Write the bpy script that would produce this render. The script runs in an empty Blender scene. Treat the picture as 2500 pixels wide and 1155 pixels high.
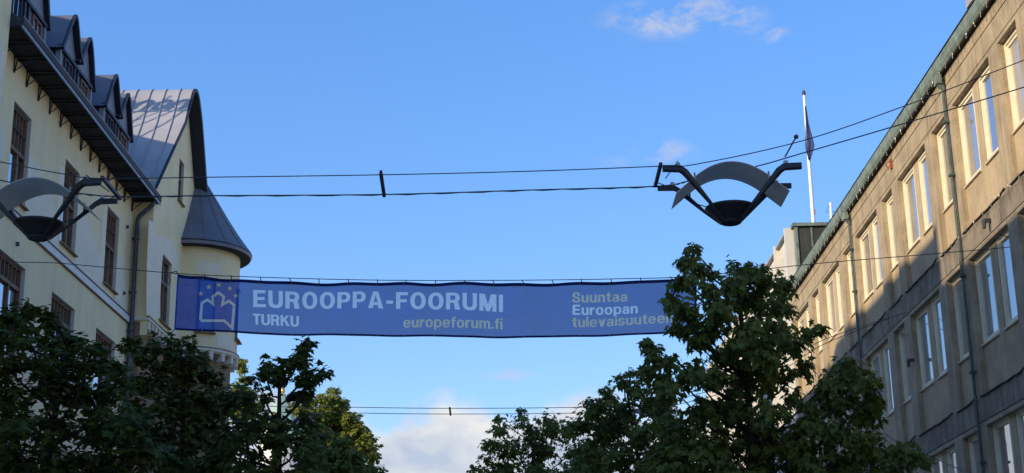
import bpy, math, random
import numpy as np
from mathutils import Vector, Matrix
random.seed(7); RNG = np.random.default_rng(7)
scene = bpy.context.scene
COL = scene.collection
R = math.radians

# ------------------------------------------------------------------ camera
CAM_H = 1.65
F_PX, CX, CY = 3650.0, 1250.0, 577.5
PITCH, ROLL, YAW = R(16.55), R(-0.98), R(-0.36)
_F = Vector((0, math.cos(PITCH), math.sin(PITCH))); _R = Vector((1, 0, 0)); _U = _R.cross(_F)
_r = math.cos(ROLL) * _R + math.sin(ROLL) * _U
_u = -math.sin(ROLL) * _R + math.cos(ROLL) * _U
_M = Matrix.Rotation(-YAW, 3, 'Z')
_F, _r, _u = _M @ _F, _M @ _r, _M @ _u
EYE = Vector((0, 0, CAM_H))
cam_d = bpy.data.cameras.new('camera')
cam_d.sensor_width = 36.0; cam_d.lens = F_PX / 2500.0 * 36.0
cam_d.clip_start = 0.1; cam_d.clip_end = 4000
cam = bpy.data.objects.new('camera', cam_d); COL.objects.link(cam)
cam.matrix_world = Matrix(((_r.x, _u.x, -_F.x, EYE.x), (_r.y, _u.y, -_F.y, EYE.y), (_r.z, _u.z, -_F.z, EYE.z), (0, 0, 0, 1)))
scene.camera = cam

def ray(x, y): return _F + _r * ((x - CX) / F_PX) - _u * ((y - CY) / F_PX)
def atx(x, y, X): d = ray(x, y); return EYE + d * (X / d.x)
def aty(x, y, Y): d = ray(x, y); return EYE + d * (Y / d.y)
def atz(x, y, Z): d = ray(x, y); return EYE + d * ((Z - CAM_H) / d.z)

# ------------------------------------------------------------------ light
SUN_EL, SUN_AZ = R(16.0), R(56.0)        # azimuth measured from -Y towards -X
to_sun = Vector((-math.sin(SUN_AZ) * math.cos(SUN_EL), -math.cos(SUN_AZ) * math.cos(SUN_EL), math.sin(SUN_EL)))
sun_d = bpy.data.lights.new('sun', 'SUN'); sun_d.energy = 2.8; sun_d.angle = R(0.53); sun_d.color = (1.0, 0.83, 0.60)
sun = bpy.data.objects.new('sun', sun_d); COL.objects.link(sun)
sun.rotation_euler = to_sun.to_track_quat('Z', 'Y').to_euler(); sun.location = (-40, -30, 40)

scene.view_settings.view_transform = 'Standard'
scene.view_settings.look = 'None'
scene.view_settings.exposure = 0.97
scene.view_settings.gamma = 1.0
scene.view_settings.use_curve_mapping = False

world = bpy.data.worlds.new('World'); scene.world = world; world.use_nodes = True
wn = world.node_tree; wn.nodes.clear()
def N(nt, typ, **kw):
    n = nt.nodes.new(typ)
    for k, v in kw.items():
        if k.startswith('i_'): n.inputs[k[2:].replace('_', ' ')].default_value = v
        elif k.startswith('n_'): n.inputs[int(k[2:])].default_value = v
        else: setattr(n, k, v)
    return n
def L(nt, a, b): nt.links.new(a, b)
def Mth(nt, op, a, b=None, clamp=False):
    n = nt.nodes.new('ShaderNodeMath'); n.operation = op; n.use_clamp = clamp
    for i, v in enumerate((a, b)):
        if v is None: continue
        if isinstance(v, (int, float)): n.inputs[i].default_value = v
        else: nt.links.new(v, n.inputs[i])
    return n.outputs[0]
sky = N(wn, 'ShaderNodeTexSky', sky_type='NISHITA', sun_disc=False, sun_elevation=SUN_EL, sun_rotation=math.pi + SUN_AZ,
        altitude=20.0, air_density=1.0, dust_density=0.35, ozone_density=3.0)
hsv = N(wn, 'ShaderNodeHueSaturation', i_Hue=0.521, i_Saturation=1.71, i_Value=1.68)
gam = N(wn, 'ShaderNodeGamma', i_Gamma=0.55); L(wn, sky.outputs[0], gam.inputs[0]); L(wn, gam.outputs[0], hsv.inputs['Color'])
tc = N(wn, 'ShaderNodeTexCoord'); sep = N(wn, 'ShaderNodeSeparateXYZ'); L(wn, tc.outputs['Generated'], sep.inputs[0])
azn = Mth(wn, 'ARCTAN2', sep.outputs[0], sep.outputs[1]); eln = Mth(wn, 'ARCSINE', sep.outputs[2])
comb = N(wn, 'ShaderNodeCombineXYZ'); L(wn, azn, comb.inputs[0]); L(wn, eln, comb.inputs[1])
def px_dir(x, y):
    d = ray(x, y).normalized(); return math.atan2(d.x, d.y), math.asin(d.z)
def noise(nt, vec, scale, detail, rough, dist=0.0, lac=2.0):
    n = N(nt, 'ShaderNodeTexNoise', i_Scale=scale, i_Detail=detail, i_Roughness=rough, i_Distortion=dist)
    L(nt, vec, n.inputs['Vector']); return n.outputs['Fac']
def vmap(nt, vec, sc=(1, 1, 1), loc=(0, 0, 0), rot=(0, 0, 0)):
    m = N(nt, 'ShaderNodeMapping'); m.inputs['Scale'].default_value = sc; m.inputs['Location'].default_value = loc
    m.inputs['Rotation'].default_value = rot; L(nt, vec, m.inputs['Vector']); return m.outputs[0]
def smooth(nt, v, a, b, lo=0.0, hi=1.0):
    m = N(nt, 'ShaderNodeMapRange', interpolation_type='SMOOTHSTEP'); m.inputs['From Min'].default_value = a; m.inputs['From Max'].default_value = b
    m.inputs['To Min'].default_value = lo; m.inputs['To Max'].default_value = hi; L(nt, v, m.inputs['Value']); return m.outputs[0]
def blob(x, y, rx, ry, tilt=0.0):
    a, e = px_dir(x, y)
    m = vmap(wn, comb.outputs[0], loc=(-a, -e, 0))
    m = vmap(wn, m, rot=(0, 0, tilt)); m = vmap(wn, m, sc=(F_PX / rx, F_PX / ry, 0))
    ln = N(wn, 'ShaderNodeVectorMath', operation='LENGTH'); L(wn, m, ln.inputs[0]); return smooth(wn, ln.outputs['Value'], 1.0, 0.25)
wvec = vmap(wn, comb.outputs[0], sc=(1.0, 1.9, 1.0), rot=(0, 0, -0.25))
wisp_n = noise(wn, wvec, 34.0, 9.0, 0.62, 0.35)
wisp = smooth(wn, wisp_n, 0.40, 0.68)
blobs = None
for args, w in (((1655, 42, 255, 66, 0.0), 1.0), ((1815, 38, 90, 60, 0.3), 0.6), ((1890, 87, 60, 22, -0.25), 0.8), ((1620, 370, 110, 42, 0.1), 0.75), ((1500, 395, 90, 25, 0.0), 0.2),
                ((1225, 914, 150, 18, 0.06), 0.7), ((1500, 510, 60, 25, 0), 0.15)):
    b = Mth(wn, 'MULTIPLY', blob(*args), w); blobs = b if blobs is None else Mth(wn, 'MAXIMUM', blobs, b)
wisp_a = Mth(wn, 'MULTIPLY', Mth(wn, 'MULTIPLY', wisp, blobs), 0.85)
# cumulus bank that rings the horizon
cvec = vmap(wn, comb.outputs[0], sc=(1.0, 1.35, 1.0), loc=(0.37, 0.03, 0.0))
cum_n = noise(wn, cvec, 13.0, 10.0, 0.55, 0.2)
a_c, e_c = px_dir(1050, 1000)
big_n = noise(wn, vmap(wn, comb.outputs[0], sc=(1, 1, 1), loc=(1.9, 0.0, 0.0)), 5.0, 3.0, 0.5)
edge = Mth(wn, 'ADD', eln, Mth(wn, 'MULTIPLY', Mth(wn, 'SUBTRACT', cum_n, 0.5), 0.10))
edge = Mth(wn, 'ADD', edge, Mth(wn, 'MULTIPLY', Mth(wn, 'SUBTRACT', big_n, 0.5), 0.03))
_, e_top = px_dir(1050, 1010)
cum_a = Mth(wn, 'MULTIPLY', smooth(wn, edge, e_top + 0.006, e_top - 0.012), 0.93)
shade_n = noise(wn, vmap(wn, comb.outputs[0], sc=(1, 1.6, 1), loc=(0.1, -0.015, 3.0)), 17.0, 8.0, 0.55, 0.3)
ccol = N(wn, 'ShaderNodeValToRGB'); L(wn, shade_n, ccol.inputs[0])
ccol.color_ramp.elements[0].position = 0.36; ccol.color_ramp.elements[0].color = (0.55, 0.62, 0.76, 1)
ccol.color_ramp.elements[1].position = 0.66; ccol.color_ramp.elements[1].color = (0.95, 0.93, 0.89, 1)
CLOUD_K = 3.2
cmul = N(wn, 'ShaderNodeMixRGB', blend_type='MULTIPLY', n_0=1.0); L(wn, ccol.outputs[0], cmul.inputs[1]); cmul.inputs[2].default_value = (CLOUD_K, CLOUD_K, CLOUD_K, 1)
m1 = N(wn, 'ShaderNodeMixRGB'); L(wn, wisp_a, m1.inputs[0]); L(wn, hsv.outputs[0], m1.inputs[1]); m1.inputs[2].default_value = (0.62 * CLOUD_K, 0.66 * CLOUD_K, 0.82 * CLOUD_K, 1)
m2 = N(wn, 'ShaderNodeMixRGB'); L(wn, cum_a, m2.inputs[0]); L(wn, m1.outputs[0], m2.inputs[1]); L(wn, cmul.outputs[0], m2.inputs[2])
bg = N(wn, 'ShaderNodeBackground', i_Strength=0.15); L(wn, m2.outputs[0], bg.inputs[0])
wo = N(wn, 'ShaderNodeOutputWorld'); L(wn, bg.outputs[0], wo.inputs[0])

# ------------------------------------------------------------------ materials
MATS = {}
def mat(name, col, rough=0.7, var=0.12, vscale=3.0, bump=0.0, bscale=40.0, metal=0.0, streak=0.0, streak_col=(0.02, 0.02, 0.02), sscale=(6, 6, 0.5), spec=0.4, speck=0.0):
    m = bpy.data.materials.new(name); m.use_nodes = True; nt = m.node_tree
    b = nt.nodes['Principled BSDF']; b.inputs['Roughness'].default_value = rough; b.inputs['Metallic'].default_value = metal
    b.inputs['Specular IOR Level'].default_value = spec
    geo = N(nt, 'ShaderNodeNewGeometry'); pos = geo.outputs['Position']
    n1 = noise(nt, pos, vscale, 6, 0.6)
    ramp = N(nt, 'ShaderNodeMixRGB'); L(nt, smooth(nt, n1, 0.3, 0.7), ramp.inputs[0])
    ramp.inputs[1].default_value = tuple(c * (1 - var) for c in col) + (1,)
    ramp.inputs[2].default_value = tuple(min(1, c * (1 + var)) for c in col) + (1,)
    out = ramp.outputs[0]
    if streak > 0:
        n2 = noise(nt, vmap(nt, pos, sc=sscale), 1.0, 7, 0.65, 0.1)
        mx = N(nt, 'ShaderNodeMixRGB'); L(nt, smooth(nt, n2, 0.45, 0.72, 0, streak), mx.inputs[0]); L(nt, out, mx.inputs[1]); mx.inputs[2].default_value = streak_col + (1,)
        out = mx.outputs[0]
    if speck > 0:
        n3 = noise(nt, pos, 55.0, 2, 0.6)
        mx = N(nt, 'ShaderNodeMixRGB', blend_type='MULTIPLY', n_0=1.0); L(nt, out, mx.inputs[1])
        v = smooth(nt, n3, 0.35, 0.65, 1 - speck, 1 + speck); cb = N(nt, 'ShaderNodeCombineXYZ')
        for i in range(3): L(nt, v, cb.inputs[i])
        L(nt, cb.outputs[0], mx.inputs[2]); out = mx.outputs[0]
    L(nt, out, b.inputs['Base Color'])
    if bump > 0:
        nb = noise(nt, pos, bscale, 5, 0.6); bn = N(nt, 'ShaderNodeBump', i_Strength=bump, i_Distance=0.02); L(nt, nb, bn.inputs['Height']); L(nt, bn.outputs[0], b.inputs['Normal'])
    MATS[name] = m; return m

mat('render_tan', (0.44, 0.34, 0.205), 0.95, 0.14, 1.3, 0.6, 60, streak=0.22, streak_col=(0.16, 0.13, 0.10), sscale=(5, 5, 0.6), speck=0.22)
mat('pier_tan', (0.37, 0.29, 0.182), 0.95, 0.18, 1.6, 0.6, 60, streak=0.5, streak_col=(0.09, 0.08, 0.065), sscale=(7, 7, 0.5), speck=0.22)
mat('band_tan', (0.36, 0.285, 0.18), 0.95, 0.2, 1.5, 0.5, 50, streak=0.5, streak_col=(0.08, 0.07, 0.055), sscale=(6, 6, 0.7), speck=0.2)
mat('band_dirty', (0.23, 0.19, 0.135), 0.95, 0.3, 1.2, 0.5, 50, streak=0.75, streak_col=(0.055, 0.05, 0.043), sscale=(5, 5, 0.6), speck=0.2)
mat('soffit_brown', (0.075, 0.058, 0.042), 0.9, 0.3, 4.0)
mat('copper_green', (0.165, 0.205, 0.165), 0.7, 0.28, 3.5, streak=0.5, streak_col=(0.06, 0.09, 0.075), sscale=(9, 9, 2.0))
mat('pipe_green', (0.085, 0.105, 0.085), 0.6, 0.25, 5.0)
mat('copper_dark', (0.05, 0.085, 0.07), 0.6, 0.25, 5.0)
mat('olive_panel', (0.040, 0.042, 0.026), 0.6, 0.12, 2.0, streak=0.3, streak_col=(0.10, 0.10, 0.075), sscale=(4, 4, 0.5))
mat('roof_black', (0.02, 0.022, 0.024), 0.7, 0.2, 2.0)
mat('frame_cream', (0.70, 0.62, 0.44), 0.55, 0.06, 5.0)
mat('sill_cream', (0.55, 0.47, 0.33), 0.6, 0.12, 5.0)
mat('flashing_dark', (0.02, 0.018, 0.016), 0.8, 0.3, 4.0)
mat('wall_yellow', (0.90, 0.75, 0.43), 0.95, 0.05, 0.7, 0.35, 45, speck=0.08, streak=0.28, streak_col=(0.60, 0.50, 0.33), sscale=(2.4, 2.4, 0.3))
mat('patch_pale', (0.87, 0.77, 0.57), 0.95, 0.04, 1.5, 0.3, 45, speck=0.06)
mat('reveal_grey', (0.60, 0.56, 0.48), 0.9, 0.08, 2.0, 0.2, 40)
mat('trim_white', (0.80, 0.78, 0.72), 0.85, 0.06, 2.0)
mat('corbel_cream', (0.74, 0.67, 0.52), 0.9, 0.1, 3.0)
mat('stone_brown', (0.27, 0.18, 0.10), 0.95, 0.25, 5.0, 0.8, 30, speck=0.25)
mat('wood_brown', (0.17, 0.092, 0.045), 0.6, 0.25, 6.0)
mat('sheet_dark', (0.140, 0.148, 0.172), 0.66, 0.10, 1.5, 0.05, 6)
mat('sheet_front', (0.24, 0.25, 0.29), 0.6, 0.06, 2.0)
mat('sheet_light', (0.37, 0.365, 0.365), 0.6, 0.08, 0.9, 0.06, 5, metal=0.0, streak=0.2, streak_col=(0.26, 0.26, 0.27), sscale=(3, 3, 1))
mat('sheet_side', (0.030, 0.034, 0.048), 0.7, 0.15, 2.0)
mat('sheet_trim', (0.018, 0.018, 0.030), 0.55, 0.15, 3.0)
mat('gutter_pale', (0.26, 0.30, 0.38), 0.45, 0.15, 4.0, metal=0.3)
mat('soffit_dark', (0.022, 0.021, 0.022), 0.85, 0.25, 5.0)
mat('iron_black', (0.012, 0.012, 0.013), 0.6, 0.2, 8.0)
mat('pipe_grey', (0.085, 0.095, 0.125), 0.5, 0.2, 6.0, metal=0.3)
mat('lamp_dark', (0.018, 0.018, 0.021), 0.55, 0.15, 6.0)
mat('lamp_arm', (0.035, 0.036, 0.040), 0.5, 0.15, 6.0)
mat('wire_dark', (0.05, 0.054, 0.066), 0.6, 0.1, 8.0)
mat('wire_steel', (0.34, 0.34, 0.34), 0.4, 0.15, 8.0, metal=0.4)
mat('white_panel', (0.60, 0.575, 0.51), 0.6, 0.04, 2.0)
mat('trim_grey', (0.30, 0.29, 0.27), 0.7, 0.1, 2.0)  # plain grey for the cap trim of the white block
mat('pole_white', (0.80, 0.79, 0.77), 0.35, 0.03, 3.0)
mat('bark', (0.028, 0.022, 0.016), 0.95, 0.3, 12.0, 0.6, 30)
mat('paving', (0.36, 0.34, 0.31), 0.9, 0.15, 0.8, 0.3, 8)
mat('asphalt', (0.22, 0.21, 0.20), 0.95, 0.15, 1.2, 0.3, 20)
mat('kerb_stone', (0.28, 0.27, 0.26), 0.9, 0.15, 2.0)
mat('copper_mint', (0.33, 0.46, 0.37), 0.7, 0.15, 1.0)
mat('gold', (0.72, 0.46, 0.16), 0.35, 0.1, 2.0, metal=0.7)
mat('plaster_white', (0.7, 0.67, 0.6), 0.9, 0.06, 0.5)
mat('rust_red', (0.30, 0.06, 0.03), 0.7, 0.2, 6.0)
mat('bulb_white', (0.15, 0.135, 0.115), 0.3, 0.05, 6.0)
mat('steel_cap', (0.45, 0.42, 0.38), 0.45, 0.1, 6.0, metal=0.3)

def glass(name, tint=(0.030, 0.034, 0.038), fac=0.55, rough=0.02):
    m = bpy.data.materials.new(name); m.use_nodes = True; nt = m.node_tree; b = nt.nodes['Principled BSDF']
    b.inputs['Base Color'].default_value = tint + (1,); b.inputs['Roughness'].default_value = 0.3
    g = N(nt, 'ShaderNodeBsdfGlossy', i_Roughness=rough); g.inputs['Color'].default_value = (0.92, 0.95, 1.0, 1)
    fr = N(nt, 'ShaderNodeFresnel', i_IOR=1.6)
    geo = N(nt, 'ShaderNodeNewGeometry'); nb = noise(nt, geo.outputs['Position'], 1.7, 2, 0.5); bn = N(nt, 'ShaderNodeBump', i_Strength=0.04, i_Distance=0.05)
    L(nt, nb, bn.inputs['Height']); L(nt, bn.outputs[0], g.inputs['Normal'])
    f = Mth(nt, 'ADD', Mth(nt, 'MULTIPLY', fr.outputs[0], 0.9), fac * 0.6, clamp=True)
    mx = N(nt, 'ShaderNodeMixShader'); L(nt, f, mx.inputs[0]); L(nt, b.outputs[0], mx.inputs[1]); L(nt, g.outputs[0], mx.inputs[2])
    L(nt, mx.outputs[0], nt.nodes['Material Output'].inputs[0]); MATS[name] = m
glass('glass')
glass('glass_dark', (0.02, 0.022, 0.025), 0.35)
glass('glass_curtain', (0.42, 0.40, 0.34), 0.36)
glass('glass_net', (0.27, 0.265, 0.24), 0.45)
glass('glass_blind', (0.16, 0.16, 0.145), 0.5)

def fabric(name, col, transp, transl, rough=0.8, var=0.06, wr=0.0):
    m = bpy.data.materials.new(name); m.use_nodes = True; nt = m.node_tree; b = nt.nodes['Principled BSDF']
    geo = N(nt, 'ShaderNodeNewGeometry'); n1 = noise(nt, vmap(nt, geo.outputs['Position'], sc=(1, 1, 0.6)), 1.4, 4, 0.6)
    mx0 = N(nt, 'ShaderNodeMixRGB'); L(nt, smooth(nt, n1, 0.3, 0.7), mx0.inputs[0])
    mx0.inputs[1].default_value = tuple(c * (1 - var) for c in col) + (1,); mx0.inputs[2].default_value = tuple(min(1, c * (1 + var)) for c in col) + (1,)
    L(nt, mx0.outputs[0], b.inputs['Base Color']); b.inputs['Roughness'].default_value = rough; b.inputs['Specular IOR Level'].default_value = 0.2
    t = N(nt, 'ShaderNodeBsdfTranslucent'); L(nt, mx0.outputs[0], t.inputs[0])
    if wr > 0:
        nb = noise(nt, vmap(nt, geo.outputs['Position'], sc=(0.7, 1, 2.2), rot=(0, 0.5, 0)), 2.0, 4, 0.55, 0.6); bn_ = N(nt, 'ShaderNodeBump', i_Strength=wr, i_Distance=0.25); L(nt, nb, bn_.inputs['Height'])
        L(nt, bn_.outputs[0], b.inputs['Normal']); L(nt, bn_.outputs[0], t.inputs['Normal'])
    a = N(nt, 'ShaderNodeMixShader', n_0=transl); L(nt, b.outputs[0], a.inputs[1]); L(nt, t.outputs[0], a.inputs[2])
    tr = N(nt, 'ShaderNodeBsdfTransparent'); c = N(nt, 'ShaderNodeMixShader', n_0=transp); L(nt, a.outputs[0], c.inputs[1]); L(nt, tr.outputs[0], c.inputs[2])
    L(nt, c.outputs[0], nt.nodes['Material Output'].inputs[0]); MATS[name] = m
fabric('banner_blue', (0.020, 0.115, 0.60), 0.17, 0.40, wr=0.6, var=0.12)
fabric('banner_hem', (0.008, 0.018, 0.13), 0.0, 0.2)
fabric('print_white', (0.90, 0.90, 0.88), 0.36, 0.45, wr=0.4)
fabric('print_gold', (1.0, 0.78, 0.32), 0.21, 0.60, var=0.10, wr=0.4)
fabric('flag_blue', (0.17, 0.175, 0.34), 0.08, 0.5)
fabric('reflector', (0.80, 0.78, 0.75), 0.0, 0.25)

def leafmat(name, c1, c2, c3):
    m = bpy.data.materials.new(name); m.use_nodes = True; nt = m.node_tree; b = nt.nodes['Principled BSDF']
    geo = N(nt, 'ShaderNodeNewGeometry')
    n1 = noise(nt, geo.outputs['Position'], 2.2, 3, 0.6); n2 = noise(nt, geo.outputs['Position'], 14.0, 2, 0.5)
    mx = N(nt, 'ShaderNodeMixRGB'); L(nt, smooth(nt, n2, 0.35, 0.65), mx.inputs[0]); mx.inputs[1].default_value = c1 + (1,); mx.inputs[2].default_value = c2 + (1,)
    my = N(nt, 'ShaderNodeMixRGB'); L(nt, smooth(nt, n1, 0.58, 0.75, 0, 0.8), my.inputs[0]); L(nt, mx.outputs[0], my.inputs[1]); my.inputs[2].default_value = c3 + (1,)
    L(nt, my.outputs[0], b.inputs['Base Color']); b.inputs['Roughness'].default_value = 0.6; b.inputs['Specular IOR Level'].default_value = 0.18
    t = N(nt, 'ShaderNodeBsdfTranslucent'); L(nt, my.outputs[0], t.inputs[0])
    a = N(nt, 'ShaderNodeMixShader', n_0=0.28); L(nt, b.outputs[0], a.inputs[1]); L(nt, t.outputs[0], a.inputs[2])
    L(nt, a.outputs[0], nt.nodes['Material Output'].inputs[0]); MATS[name] = m
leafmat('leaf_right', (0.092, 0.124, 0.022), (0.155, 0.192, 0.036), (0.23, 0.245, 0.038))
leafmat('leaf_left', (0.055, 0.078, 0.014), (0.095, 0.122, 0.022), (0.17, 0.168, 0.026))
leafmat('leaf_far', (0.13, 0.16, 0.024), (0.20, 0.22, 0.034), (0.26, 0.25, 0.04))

# ------------------------------------------------------------------ mesh helpers
class MB:
    def __init__(s): s.v = []; s.f = []
    def box(s, x0, x1, y0, y1, z0, z1):
        b = len(s.v); s.v += [(x, y, z) for x in (x0, x1) for y in (y0, y1) for z in (z0, z1)]
        s.f += [tuple(b + i for i in q) for q in ((0, 1, 3, 2), (4, 6, 7, 5), (0, 4, 5, 1), (2, 3, 7, 6), (0, 2, 6, 4), (1, 5, 7, 3))]; return s
    def quad(s, a, b, c, d):
        k = len(s.v); s.v += [tuple(a), tuple(b), tuple(c), tuple(d)]; s.f.append((k, k + 1, k + 2, k + 3)); return s
    def poly(s, pts):
        k = len(s.v); s.v += [tuple(p) for p in pts]; s.f.append(tuple(range(k, k + len(pts)))); return s
    def prism(s, pts, d):
        """extrude polygon pts by vector d"""
        k = len(s.v); n = len(pts); d = Vector(d)
        s.v += [tuple(p) for p in pts] + [tuple(Vector(p) + d) for p in pts]
        s.f.append(tuple(range(k, k + n))); s.f.append(tuple(range(k + 2 * n - 1, k + n - 1, -1)))
        for i in range(n): j = (i + 1) % n; s.f.append((k + i, k + n + i, k + n + j, k + j))
        return s
    def tube(s, pts, rad, n=6, caps=True):
        pts = [Vector(p) for p in pts]
        if not isinstance(rad, (list, tuple)): rad = [rad] * len(pts)
        k = len(s.v); prev = None
        for i, p in enumerate(pts):
            t = (pts[min(i + 1, len(pts) - 1)] - pts[max(i - 1, 0)])
            t = t.normalized() if t.length > 1e-9 else Vector((0, 0, 1))
            if prev is None:
                a = Vector((0, 0, 1)) if abs(t.z) < 0.9 else Vector((1, 0, 0)); u = t.cross(a).normalized()
            else: u = (prev - t * prev.dot(t)); u = u.normalized() if u.length > 1e-6 else t.orthogonal().normalized()
            prev = u; w = t.cross(u)
            for j in range(n):
                a = 2 * math.pi * j / n + (math.pi / 4 if n == 4 else 0); s.v.append(tuple(p + (u * math.cos(a) + w * math.sin(a)) * rad[i]))
        for i in range(len(pts) - 1):
            for j in range(n):
                j2 = (j + 1) % n; s.f.append((k + i * n + j, k + i * n + j2, k + (i + 1) * n + j2, k + (i + 1) * n + j))
        if caps: s.f.append(tuple(k + j for j in range(n - 1, -1, -1))); s.f.append(tuple(k + (len(pts) - 1) * n + j for j in range(n)))
        return s
    def lathe(s, prof, c, n=24, a0=0.0, a1=2 * math.pi):
        """prof list of (r,z) round vertical axis at c=(x,y)"""
        k = len(s.v); full = abs(a1 - a0 - 2 * math.pi) < 1e-6; m = n if full else n + 1
        for r, z in prof:
            for j in range(m): a = a0 + (a1 - a0) * j / n; s.v.append((c[0] + r * math.cos(a), c[1] + r * math.sin(a), z))
        for i in range(len(prof) - 1):
            for j in range(n):
                j2 = (j + 1) % m if full else j + 1; s.f.append((k + i * m + j, k + i * m + j2, k + (i + 1) * m + j2, k + (i + 1) * m + j))
        return s
    def sheet(s, profA, profB):
        """ruled strip between two polylines"""
        k = len(s.v); n = len(profA); s.v += [tuple(p) for p in profA] + [tuple(p) for p in profB]
        for i in range(n - 1): s.f.append((k + i, k + i + 1, k + n + i + 1, k + n + i))
        return s

def wloc(o):
    v = Vector((0, 0, 0))
    while o is not None: v = v + o.location; o = o.parent
    return v
def tag(o, label=None, cat=None, group=None, kind=None):
    if label: o['label'] = label
    if cat: o['category'] = cat
    if group: o['group'] = group
    if kind: o['kind'] = kind
    return o
def thing(name, loc, label, cat, group=None):
    o = bpy.data.objects.new(name, None); o.empty_display_size = 0.3; COL.objects.link(o); o.location = loc
    return tag(o, label, cat, group)
def part(name, mb, m, parent=None, loc=None, smooth_=False, local=False):
    """mesh in world coordinates (or local=True) becomes an object; its origin is loc (world) or the parent's origin"""
    me = bpy.data.meshes.new(name)
    base = wloc(parent) if parent is not None else Vector((0, 0, 0))
    org = Vector(loc) if loc is not None else base
    v = np.array(mb.v, float)
    if not local: v = v - np.array(org)
    me.from_pydata(v.tolist(), [], mb.f); me.update()
    me.materials.append(MATS[m])
    if smooth_: me.polygons.foreach_set('use_smooth', [True] * len(me.polygons))
    o = bpy.data.objects.new(name, me); COL.objects.link(o)
    o.location = org - base; o.parent = parent
    return o
def fix_normals(o):
    import bmesh
    bm = bmesh.new(); bm.from_mesh(o.data); bmesh.ops.recalc_face_normals(bm, faces=bm.faces); bm.to_mesh(o.data); bm.free(); return o
def inst(o, parent, dloc=(0, 0, 0)):
    c = o.copy(); COL.objects.link(c); c.parent = parent; c.location = o.location + Vector(dloc)
    return c
def inst_tree(o, parent, dloc=(0, 0, 0)):
    c = inst(o, parent, dloc)
    for ch in list(o.children): inst_tree(ch, c, (0, 0, 0))
    return c

# ------------------------------------------------------------------ ground
g = MB().quad((-900, -900, 0), (900, -900, 0), (900, 900, 0), (-900, 900, 0)); tag(part('ground', g, 'paving'), kind='structure')
g = MB().quad((-4.5, -60, 0.004), (2.8, -60, 0.004), (2.8, 400, 0.004), (-4.5, 400, 0.004)); tag(part('road', g, 'asphalt'), kind='structure')
for x0, nm in ((-4.8, 'kerb'), (2.8, 'kerb')):
    tag(part(nm, MB().box(x0, x0 + 0.3, -60, 400, 0.0, 0.12), 'kerb_stone'), kind='structure')
tag(part('pavement', MB().box(3.1, 9.9, -60, 54, 0.0, 0.115), 'paving'), kind='structure')
tag(part('pavement', MB().box(-11.4, -4.8, -60, 51.5, 0.0, 0.115), 'paving'), kind='structure')

# ------------------------------------------------------------------ right: office building
XR = 10.0; Y0R, Y1R = 10.95, 54.3
ob = thing('office_building', (XR, 38, 0), 'tan rendered office block with cream windows and green copper gutter along the street', 'building')
HEAD = [14.22, 10.505, 6.79]; SILL = [12.21, 8.54, 4.83]; LEDGE = [11.15, 7.42, 3.72]
mods = []
for k in range(-4, 4):
    mods.append(('S', 33.0 + 5.35 * k, 34.2 + 5.35 * k)); mods.append(('D', 34.85 + 5.35 * k, 37.7 + 5.35 * k))
mods = [m for m in mods if m[2] < Y1R]; mods.sort(key=lambda m: m[1])
part('wall', MB().box(XR + 0.42, 23, Y0R, Y1R, 0, 15.12), 'pier_tan', ob)
part('wall', MB().box(XR, XR + 0.42, Y0R, Y1R, 0, LEDGE[2] - 0.5), 'band_tan', ob)
tops = [14.81] + LEDGE[:2]
for i in range(3):
    part('lintel', MB().box(XR, XR + 0.42, Y0R, Y1R, HEAD[i], HEAD[i] + 0.095), 'band_tan', ob)
    part('groove', MB().box(XR + 0.035, XR + 0.42, Y0R, Y1R, HEAD[i] + 0.095, HEAD[i] + 0.118), 'flashing_dark', ob)
    part('band', MB().box(XR, XR + 0.42, Y0R, Y1R, HEAD[i] + 0.118, tops[i]), 'band_tan' if i == 0 else 'band_dirty', ob)
part('band', MB().box(XR, XR + 0.42, Y0R, Y1R, LEDGE[2] - 0.5, LEDGE[2]), 'band_tan', ob)
# piers, spandrels
edges = [Y0R] + [e for m in mods for e in m[1:]] + [Y1R]
for i in range(3):
    for j in range(0, len(edges), 2):
        part('pier', MB().box(XR, XR + 0.42, edges[j], edges[j + 1], LEDGE[i], HEAD[i]), 'pier_tan', ob)
    for t, a, b in mods:
        part('spandrel', MB().box(XR + 0.125, XR + 0.42, a, b, LEDGE[i], SILL[i] + 0.002), 'render_tan', ob)
        fl = MB(); n = max(2, int((b - a) / 0.35)); ys = np.linspace(a - 0.12, b + 0.10, n + 1)
        zz = LEDGE[i] + RNG.uniform(-0.012, 0.02, n + 1); zz[0] += 0.05
        for q in range(n):
            fl.prism([(XR - 0.04, ys[q], zz[q] - 0.014), (XR - 0.04, ys[q], zz[q] + 0.012), (XR - 0.04, ys[q + 1], zz[q + 1] + 0.012), (XR - 0.04, ys[q + 1], zz[q + 1] - 0.014)], (0.038, 0, 0))
        part('flashing', fl, 'flashing_dark', ob)
        if t == 'D':
            mid = (a + b) / 2
            part('mullion_pier', MB().box(XR + 0.125, XR + 0.42, mid - 0.2, mid + 0.2, SILL[i] + 0.004, HEAD[i]), 'render_tan', ob)
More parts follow.
